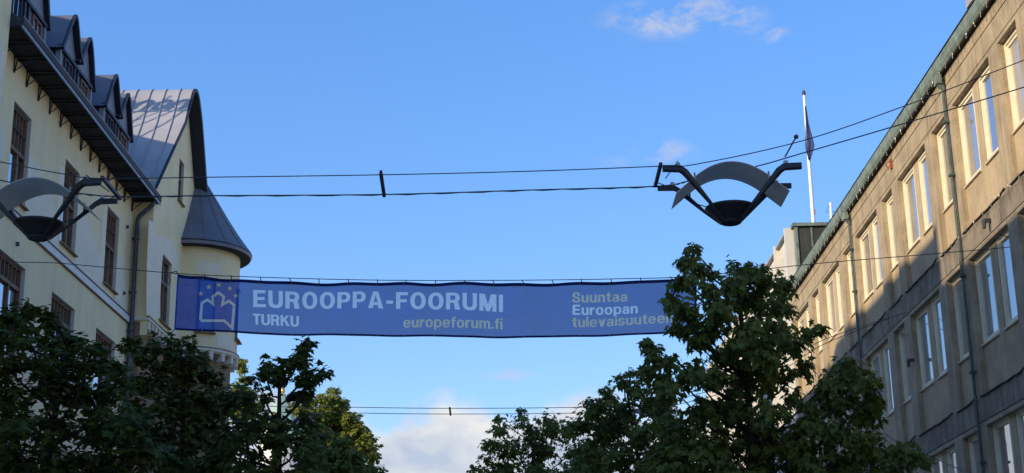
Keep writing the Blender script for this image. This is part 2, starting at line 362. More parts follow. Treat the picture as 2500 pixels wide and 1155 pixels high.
# one window with its parts, local origin at near lower corner of the opening (x = glass plane side)
WW, WH = 1.2, 2.01
def office_window():
    fr = MB(); x0, x1 = 0.135, 0.40
    fr.box(x0, x1, 0, 0.07, 0, WH); fr.box(x0, x1, WW - 0.07, WW, 0, WH); fr.box(x0, x1, 0.07, WW - 0.07, WH - 0.09, WH); fr.box(x0, x1, 0.07, WW - 0.07, 0, 0.07)
    w = part('window', fr, 'frame_cream', ob, loc=(XR, mods[0][1], SILL[0]), local=True)
    sa = MB(); x0, x1 = 0.165, 0.28
    sa.box(x0, x1, 0.07, 0.14, 0.07, WH - 0.09); sa.box(x0, x1, WW - 0.14, WW - 0.07, 0.07, WH - 0.09); sa.box(x0, x1, 0.14, WW - 0.14, WH - 0.16, WH - 0.09); sa.box(x0, x1, 0.14, WW - 0.14, 0.07, 0.14)
    part('sash', sa, 'frame_cream', w, local=True)
    part('pane', MB().box(0.195, 0.23, 0.135, WW - 0.135, 0.135, WH - 0.155), 'glass', w, local=True)
    sl = MB(); sl.prism([(0.075, -0.02, -0.02), (0.075, -0.02, 0.012), (0.15, -0.02, 0.04), (0.15, -0.02, -0.02)], (0, WW + 0.04, 0)); part('sill', sl, 'sill_cream', w, local=True)
    return w
win0 = office_window(); first = True
for i in range(3):
    for t, a, b in mods:
        for y in ((a,) if t == 'S' else (a, b - WW)):
            if first: first = False; continue
            w = inst_tree(win0, ob); w.location = Vector((XR, y, SILL[i])) - wloc(ob)
            for ch in w.children:
                if ch.name.startswith('pane'):
                    ch.material_slots[0].link = 'OBJECT'; ch.material_slots[0].material = MATS[random.choice(('glass_net', 'glass_net', 'glass_curtain', 'glass_blind', 'glass_blind', 'glass_dark'))]
# block course under the eave
blk = MB().box(-0.012, 0.10, 0.008, 0.535, 0.0, 0.275)
b0 = part('cornice_block', blk, 'band_tan', ob, loc=(XR, Y0R + 0.05, 14.825), local=True)
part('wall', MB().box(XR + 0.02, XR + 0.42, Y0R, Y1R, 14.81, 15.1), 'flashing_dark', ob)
y = Y0R + 0.05 + 0.545
while y < Y1R - 0.5: c = inst(b0, ob, (0, y - Y0R - 0.05, 0)); y += 0.545
part('soffit', MB().box(XR - 0.117, XR + 0.6, Y0R, Y1R + 0.15, 15.125, 15.16), 'soffit_brown', ob)
# copper gutter in sheets
y = Y0R
while y < Y1R + 0.15:
    y2 = min(y + 1.95, Y1R + 0.17); dz = random.uniform(-0.008, 0.008); dx = random.uniform(-0.008, 0.008)
    x = XR - 0.12 + dx
    gm = MB().prism([(x - 0.09, y, 15.42 + dz), (x - 0.08, y, 15.20 + dz), (x - 0.03, y, 15.105 + dz), (x, y, 15.105 + dz), (x, y, 15.42 + dz)], (0, y2 - y - 0.006, 0))
    gs = part('gutter', gm, 'copper_green', ob); part('joint', MB().box(x - 0.10, x + 0.004, y2 - 0.03, y2 - 0.01, 15.097 + dz, 15.424 + dz), 'copper_green', gs)
    y = y2
part('roof', MB().prism([(XR - 0.225, Y0R, 15.434), (XR - 0.225, Y0R, 15.455), (16.5, Y0R, 17.2), (23, Y0R, 15.6), (23, Y0R, 15.434)], (0, Y1R + 0.2 - Y0R, 0)), 'roof_black', ob)
# downpipes with hopper
for yp in (11.28, 21.98, 32.66, 43.36):
    dp = MB().tube([(XR - 0.07, yp, 14.72), (XR - 0.07, yp, 7.5), (XR - 0.07, yp, 0.2)], 0.037, 8)
    pipe = part('downpipe', dp, 'pipe_green', ob, smooth_=True)
    hp = MB().prism([(XR - 0.23, yp - 0.13, 14.86), (XR - 0.23, yp + 0.13, 14.86), (XR - 0.23, yp + 0.13, 15.09), (XR - 0.23, yp - 0.13, 15.09)], (0.12, 0, 0))
    hp.prism([(XR - 0.20, yp - 0.09, 14.86), (XR - 0.20, yp + 0.09, 14.86), (XR - 0.04, yp + 0.06, 14.70), (XR - 0.04, yp - 0.06, 14.70)], (0.0, 0, 0.17))
    part('hopper', hp, 'copper_green', pipe)
    for zc in (13.9, 12.6, 10.2, 8.0, 6.0): part('clip', MB().box(XR - 0.135, XR, yp - 0.065, yp + 0.065, zc, zc + 0.05), 'copper_dark', pipe)
# chimney cap on the near roof edge
p = atx(2375, 6, 10.2); vc = thing('roof_vent', (p.x, p.y, p.z - 0.35), 'small pale metal vent cap on the roof edge at the top right', 'vent')
part('stack', MB().tube([(p.x, p.y, p.z - 0.35), (p.x, p.y, p.z)], 0.06, 8), 'steel_cap', vc)
part('cap', MB().box(p.x - 0.09, p.x + 0.09, p.y - 0.22, p.y + 0.22, p.z - 0.05, p.z + 0.16), 'steel_cap', vc)

# ------------------------------------------------------------------ right: copper clad gable wall and white finned block
YP = 54.62
pl = aty(1936, 546, YP); cw = thing('copper_clad_penthouse', (pl.x, YP, 15.2), 'dark olive penthouse wall with green copper trim above the far end of the tan block', 'penthouse')
zt = pl.z; xl = pl.x + 0.05
part('panel', MB().box(xl + 0.10, xl + 0.60, YP, YP + 0.3, 12, zt - 0.14), 'olive_panel', cw)
part('panel', MB().box(xl + 0.66, xl + 3.2, YP, YP + 0.3, 12, zt - 0.14), 'olive_panel', cw)
part('panel', MB().box(xl + 3.3, xl + 7.0, YP, YP + 0.3, 12, zt - 0.14), 'olive_panel', cw)
part('seam', MB().box(xl + 0.60, xl + 0.66, YP - 0.03, YP + 0.3, 12, zt - 0.14), 'copper_green', cw)
part('seam', MB().box(xl + 3.2, xl + 3.3, YP - 0.03, YP + 0.3, 12, zt - 0.14), 'copper_green', cw)
part('corner_trim', MB().box(xl, xl + 0.10, YP - 0.05, YP + 0.3, 12, zt - 0.125), 'copper_green', cw)
part('cap_trim', MB().box(xl - 0.09, xl + 7.1, YP - 0.12, YP + 0.4, zt - 0.125, zt), 'copper_green', cw)
part('roof', MB().box(xl, xl + 7.0, YP + 0.42, YP + 6, 12, zt - 0.05), 'roof_black', cw)

wb = thing('white_finned_building', (10.4, 62, 0), 'white panelled building with tall vertical fins beyond the tan block', 'building')
XB = 10.25; ztop = 18.0; yb0, yb1 = 54.96, 82.0
part('wall', MB().box(XB + 0.35, 26, yb0 + 0.4 + 5.8, yb1, 0, ztop - 0.25), 'white_panel', wb)
part('wall', MB().box(XB + 0.35, xl - 0.01 + 0.2, yb0 + 0.02, yb0 + 6.2, 0, ztop - 0.25), 'white_panel', wb) if xl + 0.19 > XB + 0.36 else None
yy = yb0; k = 0
while yy < yb1:
    # a stack of panels and windows between fins
    w = 2.55
    part('fin', MB().box(XB - 0.16, XB + 0.36, yy, yy + 0.16, 3.6, ztop + 0.12), 'white_panel', wb)
    for q in range(3):
        part('fin', MB().box(XB - 0.09, XB + 0.36, yy + 0.16 + 0.6 * (q + 1), yy + 0.23 + 0.6 * (q + 1), 3.6, ztop - 0.3), 'white_panel', wb)
    z = 3.7
    while z < ztop - 0.5:
        part('panel', MB().box(XB + 0.06, XB + 0.33, yy + 0.165, yy + w - 0.005, z, min(z + 1.55, ztop - 0.02)), 'white_panel', wb)
        if z + 3.2 < ztop + 0.6:
            zz1 = min(z + 3.35, ztop - 0.35)
            wn_ = part('window', MB().box(XB + 0.10, XB + 0.30, yy + 0.165, yy + w - 0.005, z + 1.56, zz1), 'frame_cream', wb)
            for q in range(4):
                part('pane', MB().box(XB + 0.075, XB + 0.098, yy + 0.24 + 0.6 * q, yy + 0.70 + 0.6 * q, z + 1.64, zz1 - 0.08), 'glass', wn_)
        z += 3.4
    part('cap_trim', MB().box(XB - 0.10, XB + 0.5, yy + 0.165, yy + w - 0.005, ztop - 0.02, ztop + 0.05), 'trim_grey', wb)
    yy += w; k += 1

# flagpole with limp flag, antenna bracket
YF = 57.5
ft, fb = aty(1962.5, 228, YF), aty(1986, 540, YF)
fp = thing('flagpole', (fb.x, YF, fb.z - 1.2), 'white flagpole with a limp dark blue flag on the far roof', 'flagpole')
part('pole', MB().tube([(fb.x, YF, fb.z - 1.2), (fb.x, YF, fb.z), (ft.x, YF, ft.z)], [0.085, 0.08, 0.052], 10), 'pole_white', fp, smooth_=True)
fin_ = MB().lathe([(0.0, ft.z + 0.13), (0.05, ft.z + 0.11), (0.075, ft.z + 0.05), (0.05, ft.z), (0.085, ft.z - 0.02), (0.085, ft.z - 0.06), (0.04, ft.z - 0.08)], (ft.x, YF), 10); part('finial', fin_, 'lamp_arm', fp, smooth_=True)
cl = MB().box(fb.x + 0.07, fb.x + 0.13, YF - 0.05, YF + 0.0, fb.z + 0.3, fb.z + 0.5); part('cleat', cl, 'steel_cap', fp)
flag = MB(); rows = []
prof = [(262, 1, 2), (300, 2, 6), (335, 6, 12), (352, 8, 16), (368, 8, 10), (390, 3, 2)]
for yq, wl, wr in prof:
    xc = 1962.5 + (1986 - 1962.5) * (yq - 228) / 312.0
    row = []
    for q in range(9):
        t = q / 8; xq = xc - wl + (wl + wr) * t; pnt = aty(xq, yq + 6 * t * (yq > 350), YF)
        row.append((pnt.x, YF + 0.10 * math.sin(q * 2.3 + yq * 0.01) - 0.1, pnt.z))
    rows.append(row)
for a, b in zip(rows[:-1], rows[1:]): flag.sheet(a, b)
part('flag', flag, 'flag_blue', fp, smooth_=True)
an = aty(2028, 540, 56.5); at = aty(2028, 495, 56.5)
ant = thing('roof_bracket', (an.x, 56.5, an.z - 0.8), 'small white post with triangular wire bracket on the roof right of the flagpole', 'bracket')
part('post', MB().tube([(an.x, 56.5, an.z - 0.8), (at.x, 56.5, at.z)], 0.05, 8), 'pole_white', ant)
s = (at.z - an.z)
part('stay', MB().tube([(at.x, 56.5, at.z - 0.05), (at.x - 0.22, 56.5, at.z - 0.38), (at.x + 0.2, 56.5, at.z - 0.38)], 0.014, 5), 'wire_dark', ant)

# festoon lights under the copper gutter and along the ledge
def festoon(x, ya, yb, z, label, step, hang=0.10, droop=0.015, nm='festoon_lights'):
    t = thing(nm, (x, ya, z), label, 'string lights')
    n = int((yb - ya) / step); pts = []
    for i in range(n * 3 + 1):
        y = ya + i * step / 3; pts.append((x, y, z - (droop if i % 3 else 0)))
    part('cable', MB().tube(pts, 0.005, 4), 'iron_black', t)
    bm = MB().tube([(0, 0, 0), (0, 0, -0.35 * hang)], 0.012, 5); sk = part('socket', bm, 'bulb_white', t, loc=(x, ya, z), local=True)
    bb = MB().lathe([(0.010, -0.3 * hang), (0.010, -0.62 * hang), (0.0155, -0.85 * hang), (0.011, -hang), (0.0, -hang * 1.04)], (0, 0), 8)
    part('bulb', bb, 'bulb_white', sk, local=True, smooth_=True)
    for i in range(1, n):
        c = inst_tree(sk, t, (random.uniform(-0.01, 0.01), i * step + random.uniform(-0.05, 0.05), random.uniform(-0.01, 0.008)))
        c.rotation_euler = (random.uniform(-0.25, 0.25), random.uniform(-0.25, 0.25), 0)
    return t
festoon(XR - 0.17, 11.2, 54.3, 15.10, 'white bulbs strung under the green copper gutter of the tan block', 0.545, 0.135)
festoon(XR - 0.10, 27.0, 46.0, 11.12, 'sagging bulb cable clipped along the ledge below the top windows', 0.62, 0.075, 0.03)

# small fittings on the right facade
def fitting(px, py, x, label):
    p = atx(px, py, x); t = thing('wall_lamp', (p.x, p.y, p.z), label, 'wall lamp')
    part('bracket', MB().box(p.x - 0.02, XR, p.y - 0.03, p.y + 0.03, p.z + 0.02, p.z + 0.10), 'lamp_arm', t)
    part('housing', MB().tube([(p.x, p.y, p.z + 0.10), (p.x - 0.02, p.y + 0.02, p.z + 0.03), (p.x - 0.03, p.y + 0.02, p.z - 0.08)], [0.035, 0.05, 0.035], 8), 'lamp_arm', t)
    part('lens', MB().tube([(p.x - 0.03, p.y + 0.02, p.z - 0.081), (p.x - 0.035, p.y + 0.02, p.z - 0.11)], 0.034, 8), 'lamp_dark', t)
fitting(2406, 545, XR - 0.12, 'small grey fitting on the dirty band above the second row of windows, near right edge')
fitting(2221, 885, XR - 0.12, 'small grey fitting on the pier between second row windows')
p = atx(2176, 400, XR - 0.03); t = thing('alarm_box', (p.x, p.y, p.z), 'small red bent bracket hanging under the eave of the tan block', 'bracket')
part('plate', MB().box(p.x - 0.02, XR, p.y - 0.02, p.y + 0.1, p.z - 0.12, p.z + 0.15), 'rust_red', t)
part('arm', MB().tube([(p.x, p.y + 0.02, p.z + 0.1), (p.x - 0.15, p.y + 0.1, p.z + 0.05), (p.x - 0.05, p.y + 0.1, p.z - 0.14)], 0.02, 5), 'rust_red', t)

# ------------------------------------------------------------------ left: yellow townhouse
XL = -12.0
th = thing('townhouse', (XL, 38, 0), 'pale yellow townhouse with dark dormers, gabled wing and conical corner turret', 'building')
def wall_open(name, x, y0, y1, z0, z1, ops, depth, mfront, mrev, parent):
    ys = sorted({y0, y1} | {o[0] for o in ops} | {o[1] for o in ops}); zs = sorted({z0, z1} | {o[2] for o in ops} | {o[3] for o in ops})
    f = MB(); r = MB()
    for i in range(len(ys) - 1):
        for j in range(len(zs) - 1):
            yc, zc = (ys[i] + ys[i + 1]) / 2, (zs[j] + zs[j + 1]) / 2
            if any(o[0] < yc < o[1] and o[2] < zc < o[3] for o in ops): continue
            f.quad((x, ys[i], zs[j]), (x, ys[i + 1], zs[j]), (x, ys[i + 1], zs[j + 1]), (x, ys[i], zs[j + 1]))
    for a, b, c, d in ops:
        for p, q in (((a, c), (b, c)), ((b, c), (b, d)), ((b, d), (a, d)), ((a, d), (a, c))):
            r.quad((x, p[0], p[1]), (x, q[0], q[1]), (x - depth, q[0], q[1]), (x - depth, p[0], p[1]))
        part('reveal', r, mrev, parent); r = MB()
    w = part(name, f, mfront, parent)
    return w
def old_window(parent, x, y, z, w, h, trans, nm, depth=0.13, bar=True, mull=True, sill=True, grid_open=False):
    """brown casement window; origin at wall plane, near lower corner"""
    f = MB(); a, b = -depth - 0.06, -depth + 0.03; t = 0.07
    f.box(a, b, 0, t, 0, h); f.box(a, b, w - t, w, 0, h); f.box(a, b, t, w - t, 0, t); f.box(a, b, t, w - t, h - t, h)
    o = part('window', f, 'wood_brown', parent, loc=(x, y, z), local=True)
    part('transom', MB().box(a, b + 0.02, t, w - t, trans - 0.045, trans + 0.045), 'wood_brown', o, local=True)
    if mull: part('mullion', MB().box(a, b, w * 0.62 - 0.035, w * 0.62 + 0.035, t, trans - 0.045), 'wood_brown', o, local=True)
    for i in range(nm):
        yy = t + (w - 2 * t) * (i + 1) / (nm + 1); part('muntin', MB().box(a + 0.01, b - 0.005, yy - 0.016, yy + 0.016, trans + 0.045, h - t), 'wood_brown', o, local=True)
    if bar: part('bar', MB().box(b + 0.001, b + 0.025, t, w - t, trans + (h - trans) * 0.48 - 0.015, trans + (h - trans) * 0.48 + 0.015), 'iron_black', o, local=True)
    g0 = -depth - 0.03
    part('pane', MB().box(g0 - 0.01, g0, t, w - t, trans + 0.045, h - t), 'glass', o, local=True)
    part('pane', MB().box(g0 - 0.01, g0, t, w * 0.62, t, trans - 0.045), 'glass', o, local=True)
    part('pane', MB().box(g0 - 0.01, g0, w * 0.62 + 0.001, w - t, t, trans - 0.045), 'glass', o, local=True)
    if sill:
        s = MB().prism([(-depth, -0.06, 0.0), (-depth, -0.06, 0.05), (0.09, -0.06, -0.01), (0.09, -0.06, -0.05), (0.0, -0.06, -0.05)], (0, w + 0.12, 0)); part('sill', s, 'stone_brown', o, local=True)
    return o
opsA = [(y, y + 1.29, 12.80, 15.09) for y in (33.08, 37.20, 41.31)]
opsB = [(y, y + 2.0, 9.0, 11.38) for y in (32.77, 36.87, 40.94)]
opsC = [(y, y + 2.0, 5.2, 7.6) for y in (32.77, 36.87, 40.94)]
wall_open('wall', XL, 31.2, 44.25, 0, 16.14, opsA + opsB + opsC, 0.30, 'wall_yellow', 'reveal_grey', th)
for a, b, c, d in opsA: old_window(th, XL, a, c, b - a, d - c, 1.25, 4)
for a, b, c, d in opsB: old_window(th, XL, a, c, b - a, d - c, 1.84, 6, mull=True, bar=False)
for a, b, c, d in opsC: old_window(th, XL, a, c, b - a, d - c, 1.45, 6)
part('wall', MB().box(-21.5, XL - 0.45, 31.2, 44.25, 0, 16.14), 'roof_black', th)
# thin pale patches on the wall between the windows
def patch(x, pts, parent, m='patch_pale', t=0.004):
    part('pale_patch', MB().prism([(x + 0.0005, p[0], p[1]) for p in pts], (t, 0, 0)), m, parent)
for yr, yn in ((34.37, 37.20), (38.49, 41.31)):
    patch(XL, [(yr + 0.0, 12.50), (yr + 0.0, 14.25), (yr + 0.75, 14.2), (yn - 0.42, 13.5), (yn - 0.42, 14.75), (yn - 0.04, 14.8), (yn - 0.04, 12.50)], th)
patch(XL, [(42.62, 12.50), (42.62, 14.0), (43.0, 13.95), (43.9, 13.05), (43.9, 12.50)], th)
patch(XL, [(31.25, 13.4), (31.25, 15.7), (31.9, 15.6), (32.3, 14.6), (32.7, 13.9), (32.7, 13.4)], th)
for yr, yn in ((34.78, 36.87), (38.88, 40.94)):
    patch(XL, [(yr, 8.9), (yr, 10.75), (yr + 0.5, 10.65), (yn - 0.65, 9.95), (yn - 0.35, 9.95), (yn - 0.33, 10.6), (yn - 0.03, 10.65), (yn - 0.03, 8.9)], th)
# string course
part('string_course', MB().box(XL, XL + 0.07, 31.2, 44.24, 12.262, 12.46), 'trim_white', th)
part('flashing', MB().box(XL, XL + 0.10, 31.2, 44.24, 12.461, 12.485), 'pipe_grey', th)
part('flashing', MB().box(XL, XL + 0.055, 31.2, 44.24, 12.238, 12.260), 'wood_brown', th)
# eave: soffit with ribs, gutter, brackets
part('soffit', MB().box(XL + 0.002, XL + 0.70, 31.2, 44.5, 16.142, 16.17), 'soffit_dark', th)
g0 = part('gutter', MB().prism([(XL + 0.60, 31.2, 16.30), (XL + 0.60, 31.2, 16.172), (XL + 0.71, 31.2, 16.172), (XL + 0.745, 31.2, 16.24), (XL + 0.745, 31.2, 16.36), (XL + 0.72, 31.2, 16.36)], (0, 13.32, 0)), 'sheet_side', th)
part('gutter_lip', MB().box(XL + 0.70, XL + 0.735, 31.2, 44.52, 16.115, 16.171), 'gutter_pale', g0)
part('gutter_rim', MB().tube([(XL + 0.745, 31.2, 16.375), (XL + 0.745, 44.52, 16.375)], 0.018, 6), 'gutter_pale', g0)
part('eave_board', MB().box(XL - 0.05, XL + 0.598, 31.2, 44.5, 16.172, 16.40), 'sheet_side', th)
bk = MB()
bk.tube([(0.025, -0.085, 0.40), (0.025, -0.07, 0.0)], 0.017, 5); bk.tube([(0.025, 0.12, 0.40), (0.025, -0.03, 0.0)], 0.017, 5)
bk.tube([(0.03, -0.05, 0.0), (0.52, -0.05, 0.39)], 0.014, 5); bk.tube([(0.025, -0.075, 0.02), (0.03, -0.03, -0.03)], 0.022, 5)
bk0 = part('bracket', bk, 'iron_black', th, loc=(XL, 31.97, 15.745), local=True)
rib = MB().box(0.01, 0.66, -0.02, 0.02, -0.03, 0.0); rib0 = part('soffit_rib', rib, 'iron_black', th, loc=(XL, 31.97, 16.142), local=True)
for i in range(1, 14): inst(bk0, th, (0, 0.914 * i, 0))
for i in range(1, 28): inst(rib0, th, (0, 0.914 * (i // 2) + (0.22 if i % 2 else 0), 0))
# main roof
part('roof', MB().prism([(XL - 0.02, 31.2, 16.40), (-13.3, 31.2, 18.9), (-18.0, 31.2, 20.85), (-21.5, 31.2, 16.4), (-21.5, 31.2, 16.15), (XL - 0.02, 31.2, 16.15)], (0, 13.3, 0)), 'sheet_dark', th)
# dormer pairs
def offset_profile(pr, d):
    out = []
    for i, (y, z) in enumerate(pr):
        a = Vector(pr[max(i - 1, 0)]); b = Vector(pr[min(i + 1, len(pr) - 1)]); t = (b - a).normalized(); n = Vector((t.y, -t.x))
        if n.y > 0: n = -n
        out.append((y + n.x * d, z + n.y * d))
    return out
def dormer_pair(y0):
    d = part('dormer', MB().box(-0.06, 0.0, 0.04, 2.96, -1.35, 0.0), 'sheet_front', th, loc=(XL + 0.02, y0, 17.73), local=True)
    g1 = [(-0.06, -0.07), (0.20, 0.36), (0.48, 0.84), (0.66, 1.10), (0.76, 1.21), (0.86, 1.26), (0.96, 1.23), (1.05, 1.13), (1.22, 0.84), (1.42, 0.52), (1.56, 0.36), (1.74, 0.24)]
    g2 = [(1.42, 0.18), (1.68, 0.40), (1.98, 0.86), (2.14, 1.10), (2.24, 1.21), (2.34, 1.26), (2.44, 1.23), (2.53, 1.13), (2.70, 0.84), (2.90, 0.38), (3.02, 0.12), (3.12, -0.04)]
    for gi, gp in enumerate((g1, g2)):
        xf = 0.13 + 0.03 * (gi == 0)
        rf = MB(); rf.sheet([(xf, y, z) for y, z in gp], [(-3.2, y, z) for y, z in gp]); part('roof', rf, 'sheet_dark', d, local=True, smooth_=True)
        lo = offset_profile(gp, 0.085); vg = MB(); vg.sheet([(xf + 0.012, y, z) for y, z in offset_profile(gp, -0.02)], [(xf + 0.012, y, z) for y, z in lo]); vg.sheet([(xf + 0.012, y, z) for y, z in lo], [(-0.1, y, z) for y, z in lo])
        vg.sheet([(xf + 0.012, y, z) for y, z in offset_profile(gp, -0.02)], [(xf - 0.05, y, z) for y, z in offset_profile(gp, -0.021)])
        part('verge', vg, 'sheet_trim', d, local=True, smooth_=False)
        gf = MB(); gf.prism([(0.0, gp[0][0] + 0.1, 0.0)] + [(0.0, y, max(z, 0.0)) for y, z in offset_profile(gp, 0.05)[1:-1]] + [(0.0, gp[-1][0] - 0.1, 0.0)], (-0.05, 0, 0)); part('gable', gf, 'sheet_front', d, local=True)
        yc = 0.86 if gi == 0 else 2.34
        wf = MB(); a, b = 0.003, 0.06; ya, yb, za, zb = yc - 0.36, yc + 0.30, -0.78, -0.10
        wf.box(a, b, ya, ya + 0.06, za, zb); wf.box(a, b, yb - 0.06, yb, za, zb); wf.box(a, b, ya + 0.06, yb - 0.06, zb - 0.06, zb); wf.box(a, b, ya + 0.06, yb - 0.06, za, za + 0.06); wf.box(a, b, (ya + yb) / 2 - 0.02, (ya + yb) / 2 + 0.02, za + 0.06, zb - 0.06)
        part('window', wf, 'wood_brown' if gi else 'sheet_side', d, local=True)
        part('pane', MB().box(0.004, 0.02, ya + 0.06, yb - 0.06, za + 0.06, zb - 0.06), 'glass', d, local=True)
    part('beam', MB().box(0.0, 0.10, -0.02, 3.02, -0.06, 0.03), 'sheet_trim', d, local=True)
    for yy in (0.04, 1.30, 1.58, 2.84): part('post', MB().box(0.0, 0.07, yy, yy + 0.10, -1.3, -0.06), 'sheet_trim' if yy in (1.30, 1.58) else 'sheet_front', d, local=True)
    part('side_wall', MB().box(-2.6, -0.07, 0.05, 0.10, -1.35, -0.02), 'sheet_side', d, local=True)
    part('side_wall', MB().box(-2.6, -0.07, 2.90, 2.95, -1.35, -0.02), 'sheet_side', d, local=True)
    return d
d0 = dormer_pair(35.83)
inst_tree(d0, th, (0, 4.12, 0)); inst_tree(d0, th, (0, -4.12, 0))

# near wing, mostly left of the frame
XN = -11.57
opsN = [(y, y + 1.29, z, z + h) for y in (22.0, 26.0) for z, h in ((16.4, 1.9), (12.80, 2.29), (9.0, 2.38), (5.2, 2.4))]
wall_open('wall', XN, 20.0, 31.19, 0, 19.4, opsN, 0.30, 'wall_yellow', 'reveal_grey', th)
for a, b, c, d in opsN: old_window(th, XN, a, c, b - a, d - c, 1.25, 4)
part('wall', MB().box(-21.5, XN - 0.31, 20.0, 31.17, 0, 19.4), 'wall_yellow', th)
part('wall', MB().box(XN - 0.312, XN - 0.001, 31.171, 31.19, 0, 19.4), 'wall_yellow', th)
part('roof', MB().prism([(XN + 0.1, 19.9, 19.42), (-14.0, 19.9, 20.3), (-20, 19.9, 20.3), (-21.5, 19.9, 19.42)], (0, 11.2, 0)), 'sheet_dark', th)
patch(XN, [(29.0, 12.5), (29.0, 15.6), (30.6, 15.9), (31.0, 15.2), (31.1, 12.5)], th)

# gabled wing
XW, XV = -11.42, -11.0
gprof = [(43.90, 16.35), (44.4, 17.04), (45.2, 18.15), (45.75, 18.90), (46.23, 19.55), (46.62, 20.20), (46.90, 20.68), (47.10, 20.98), (47.28, 21.15), (47.48, 21.23), (47.70, 21.21), (47.90, 21.12),
         (48.10, 20.95), (48.33, 20.72), (48.60, 20.38), (49.18, 19.43), (49.52, 18.85), (49.96, 18.20), (50.6, 17.3), (51.4, 16.2), (51.85, 15.55)]
def gtop(y):
    for (a, za), (b, zb) in zip(gprof[:-1], gprof[1:]):
        if a <= y <= b: return za + (zb - za) * (y - a) / (b - a)
    return 15.5
wing = part('wing_wall', MB().quad((XL, 44.25, 11.9), (XW, 44.25, 11.9), (XW, 44.25, 16.95), (XL, 44.25, 16.95)), 'wall_yellow', th)
wops = [(45.66, 46.94, 12.72, 14.87), (47.30, 48.0, 17.22, 18.68), (44.66, 44.76, 13.95, 14.70)]
gw = MB(); gr = MB()
ycuts = sorted({44.25, 51.6} | {o[0] for o in wops} | {o[1] for o in wops} | set(np.arange(44.4, 51.6, 0.15).round(3)))
for a, b in zip(ycuts[:-1], ycuts[1:]):
    ta, tb = gtop(a) - 0.16, gtop(b) - 0.16; zlo = 12.30; yc = (a + b) / 2
    segs = [o for o in wops if o[0] < yc < o[1]]; z = zlo
    for o in sorted(segs, key=lambda o: o[2]):
        gw.quad((XW, a, z), (XW, b, z), (XW, b, o[2]), (XW, a, o[2])); z = o[3]
    gw.quad((XW, a, z), (XW, b, z), (XW, b, tb), (XW, a, ta))
for a, b, c, d in wops:
    for p, q in (((a, c), (b, c)), ((b, c), (b, d)), ((b, d), (a, d)), ((a, d), (a, c))):
        gr.quad((XW, p[0], p[1]), (XW, q[0], q[1]), (XW - 0.3, q[0], q[1]), (XW - 0.3, p[0], p[1]))
    part('reveal', gr, 'reveal_grey', th); gr = MB()
part('gable_wall', gw, 'wall_yellow', th)
old_window(th, XW, 45.66, 12.72, 1.28, 2.15, 1.35, 1, bar=False)
old_window(th, XW, 47.30, 17.22, 0.70, 1.46, 0.85, 0, bar=False, mull=False, depth=0.12)
part('slit', MB().box(XW - 0.29, XW - 0.05, 44.66, 44.76, 13.95, 14.70), 'wood_brown', th)
part('wall', MB().box(-21.5, XW - 0.5, 44.27, 51.5, 0, 16.2), 'roof_black', th)
# roof sheets of the wing, one per standing seam
def xfront(y, base=None): return XV - 0.33 * min(max((46.2 - y) / 2.3, 0), 1)
k = 0
for i in range(20):
    xa, xb = XV - 0.49 * i, XV - 0.49 * (i + 1) + 0.004; dz = random.uniform(-0.004, 0.004)
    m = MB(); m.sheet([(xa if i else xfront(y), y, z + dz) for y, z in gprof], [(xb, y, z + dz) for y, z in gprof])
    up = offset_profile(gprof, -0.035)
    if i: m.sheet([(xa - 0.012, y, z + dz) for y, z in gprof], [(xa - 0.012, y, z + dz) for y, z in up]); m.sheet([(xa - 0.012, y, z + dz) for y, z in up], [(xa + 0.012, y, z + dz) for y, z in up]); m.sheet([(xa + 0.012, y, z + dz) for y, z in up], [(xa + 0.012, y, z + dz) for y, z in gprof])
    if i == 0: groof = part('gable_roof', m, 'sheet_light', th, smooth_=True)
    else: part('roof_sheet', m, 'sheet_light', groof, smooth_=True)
vg = MB(); hi, lo = offset_profile(gprof, -0.015), [offset_profile(gprof, 0.025 + 0.125 * min(max((p_[0] - 46.9) / 0.7, 0), 1))[i_] for i_, p_ in enumerate(gprof)]
cut = [i for i, p in enumerate(gprof) if p[0] <= 50.0]
hi = [hi[i] for i in cut]; lo = [lo[i] for i in cut]
xf_ = lambda y: xfront(y) + 0.02
vg.sheet([(xf_(y), y, z) for y, z in hi], [(xf_(y), y, z) for y, z in lo]); vg.sheet([(xf_(y), y, z) for y, z in hi], [(xf_(y) - 0.08, y, z) for y, z in hi]); vg.sheet([(xf_(y), y, z) for y, z in lo], [(XW - 0.05, y, z) for y, z in lo])
part('verge', vg, 'sheet_trim', groof)
# pale repairs on the wing
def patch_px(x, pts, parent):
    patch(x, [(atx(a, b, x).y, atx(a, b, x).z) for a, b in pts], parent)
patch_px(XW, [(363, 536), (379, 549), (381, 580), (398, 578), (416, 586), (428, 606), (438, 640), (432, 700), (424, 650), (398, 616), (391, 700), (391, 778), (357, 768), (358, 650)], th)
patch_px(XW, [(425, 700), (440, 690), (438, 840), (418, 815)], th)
# corbel course
part('corbel_cap', MB().box(XW - 0.02, XW + 0.06, 44.2, 48.6, 12.36, 12.45), 'corbel_cream', th)
part('flashing', MB().box(XW - 0.02, XW + 0.085, 44.18, 48.6, 12.451, 12.475), 'pipe_grey', th)
part('corbel_cap', MB().box(XL, XW - 0.02, 44.17, 44.252, 12.36, 12.45), 'corbel_cream', th)
cb = MB().box(-0.22, 0.045, 0, 0.17, 0, 0.27)
cb0 = part('corbel_block', cb, 'corbel_cream', th, loc=(XW, 44.28, 12.08), local=True)
for i in range(1, 10): inst(cb0, th, (0, 0.43 * i, 0))
part('wing_base', MB().box(XL - 0.2, XW - 0.22, 44.24, 51.4, 3.5, 12.32), 'stone_brown', th)
part('wing_base', MB().box(XL - 0.2, XW - 0.05, 44.24, 51.4, 0, 3.5), 'stone_brown', th)
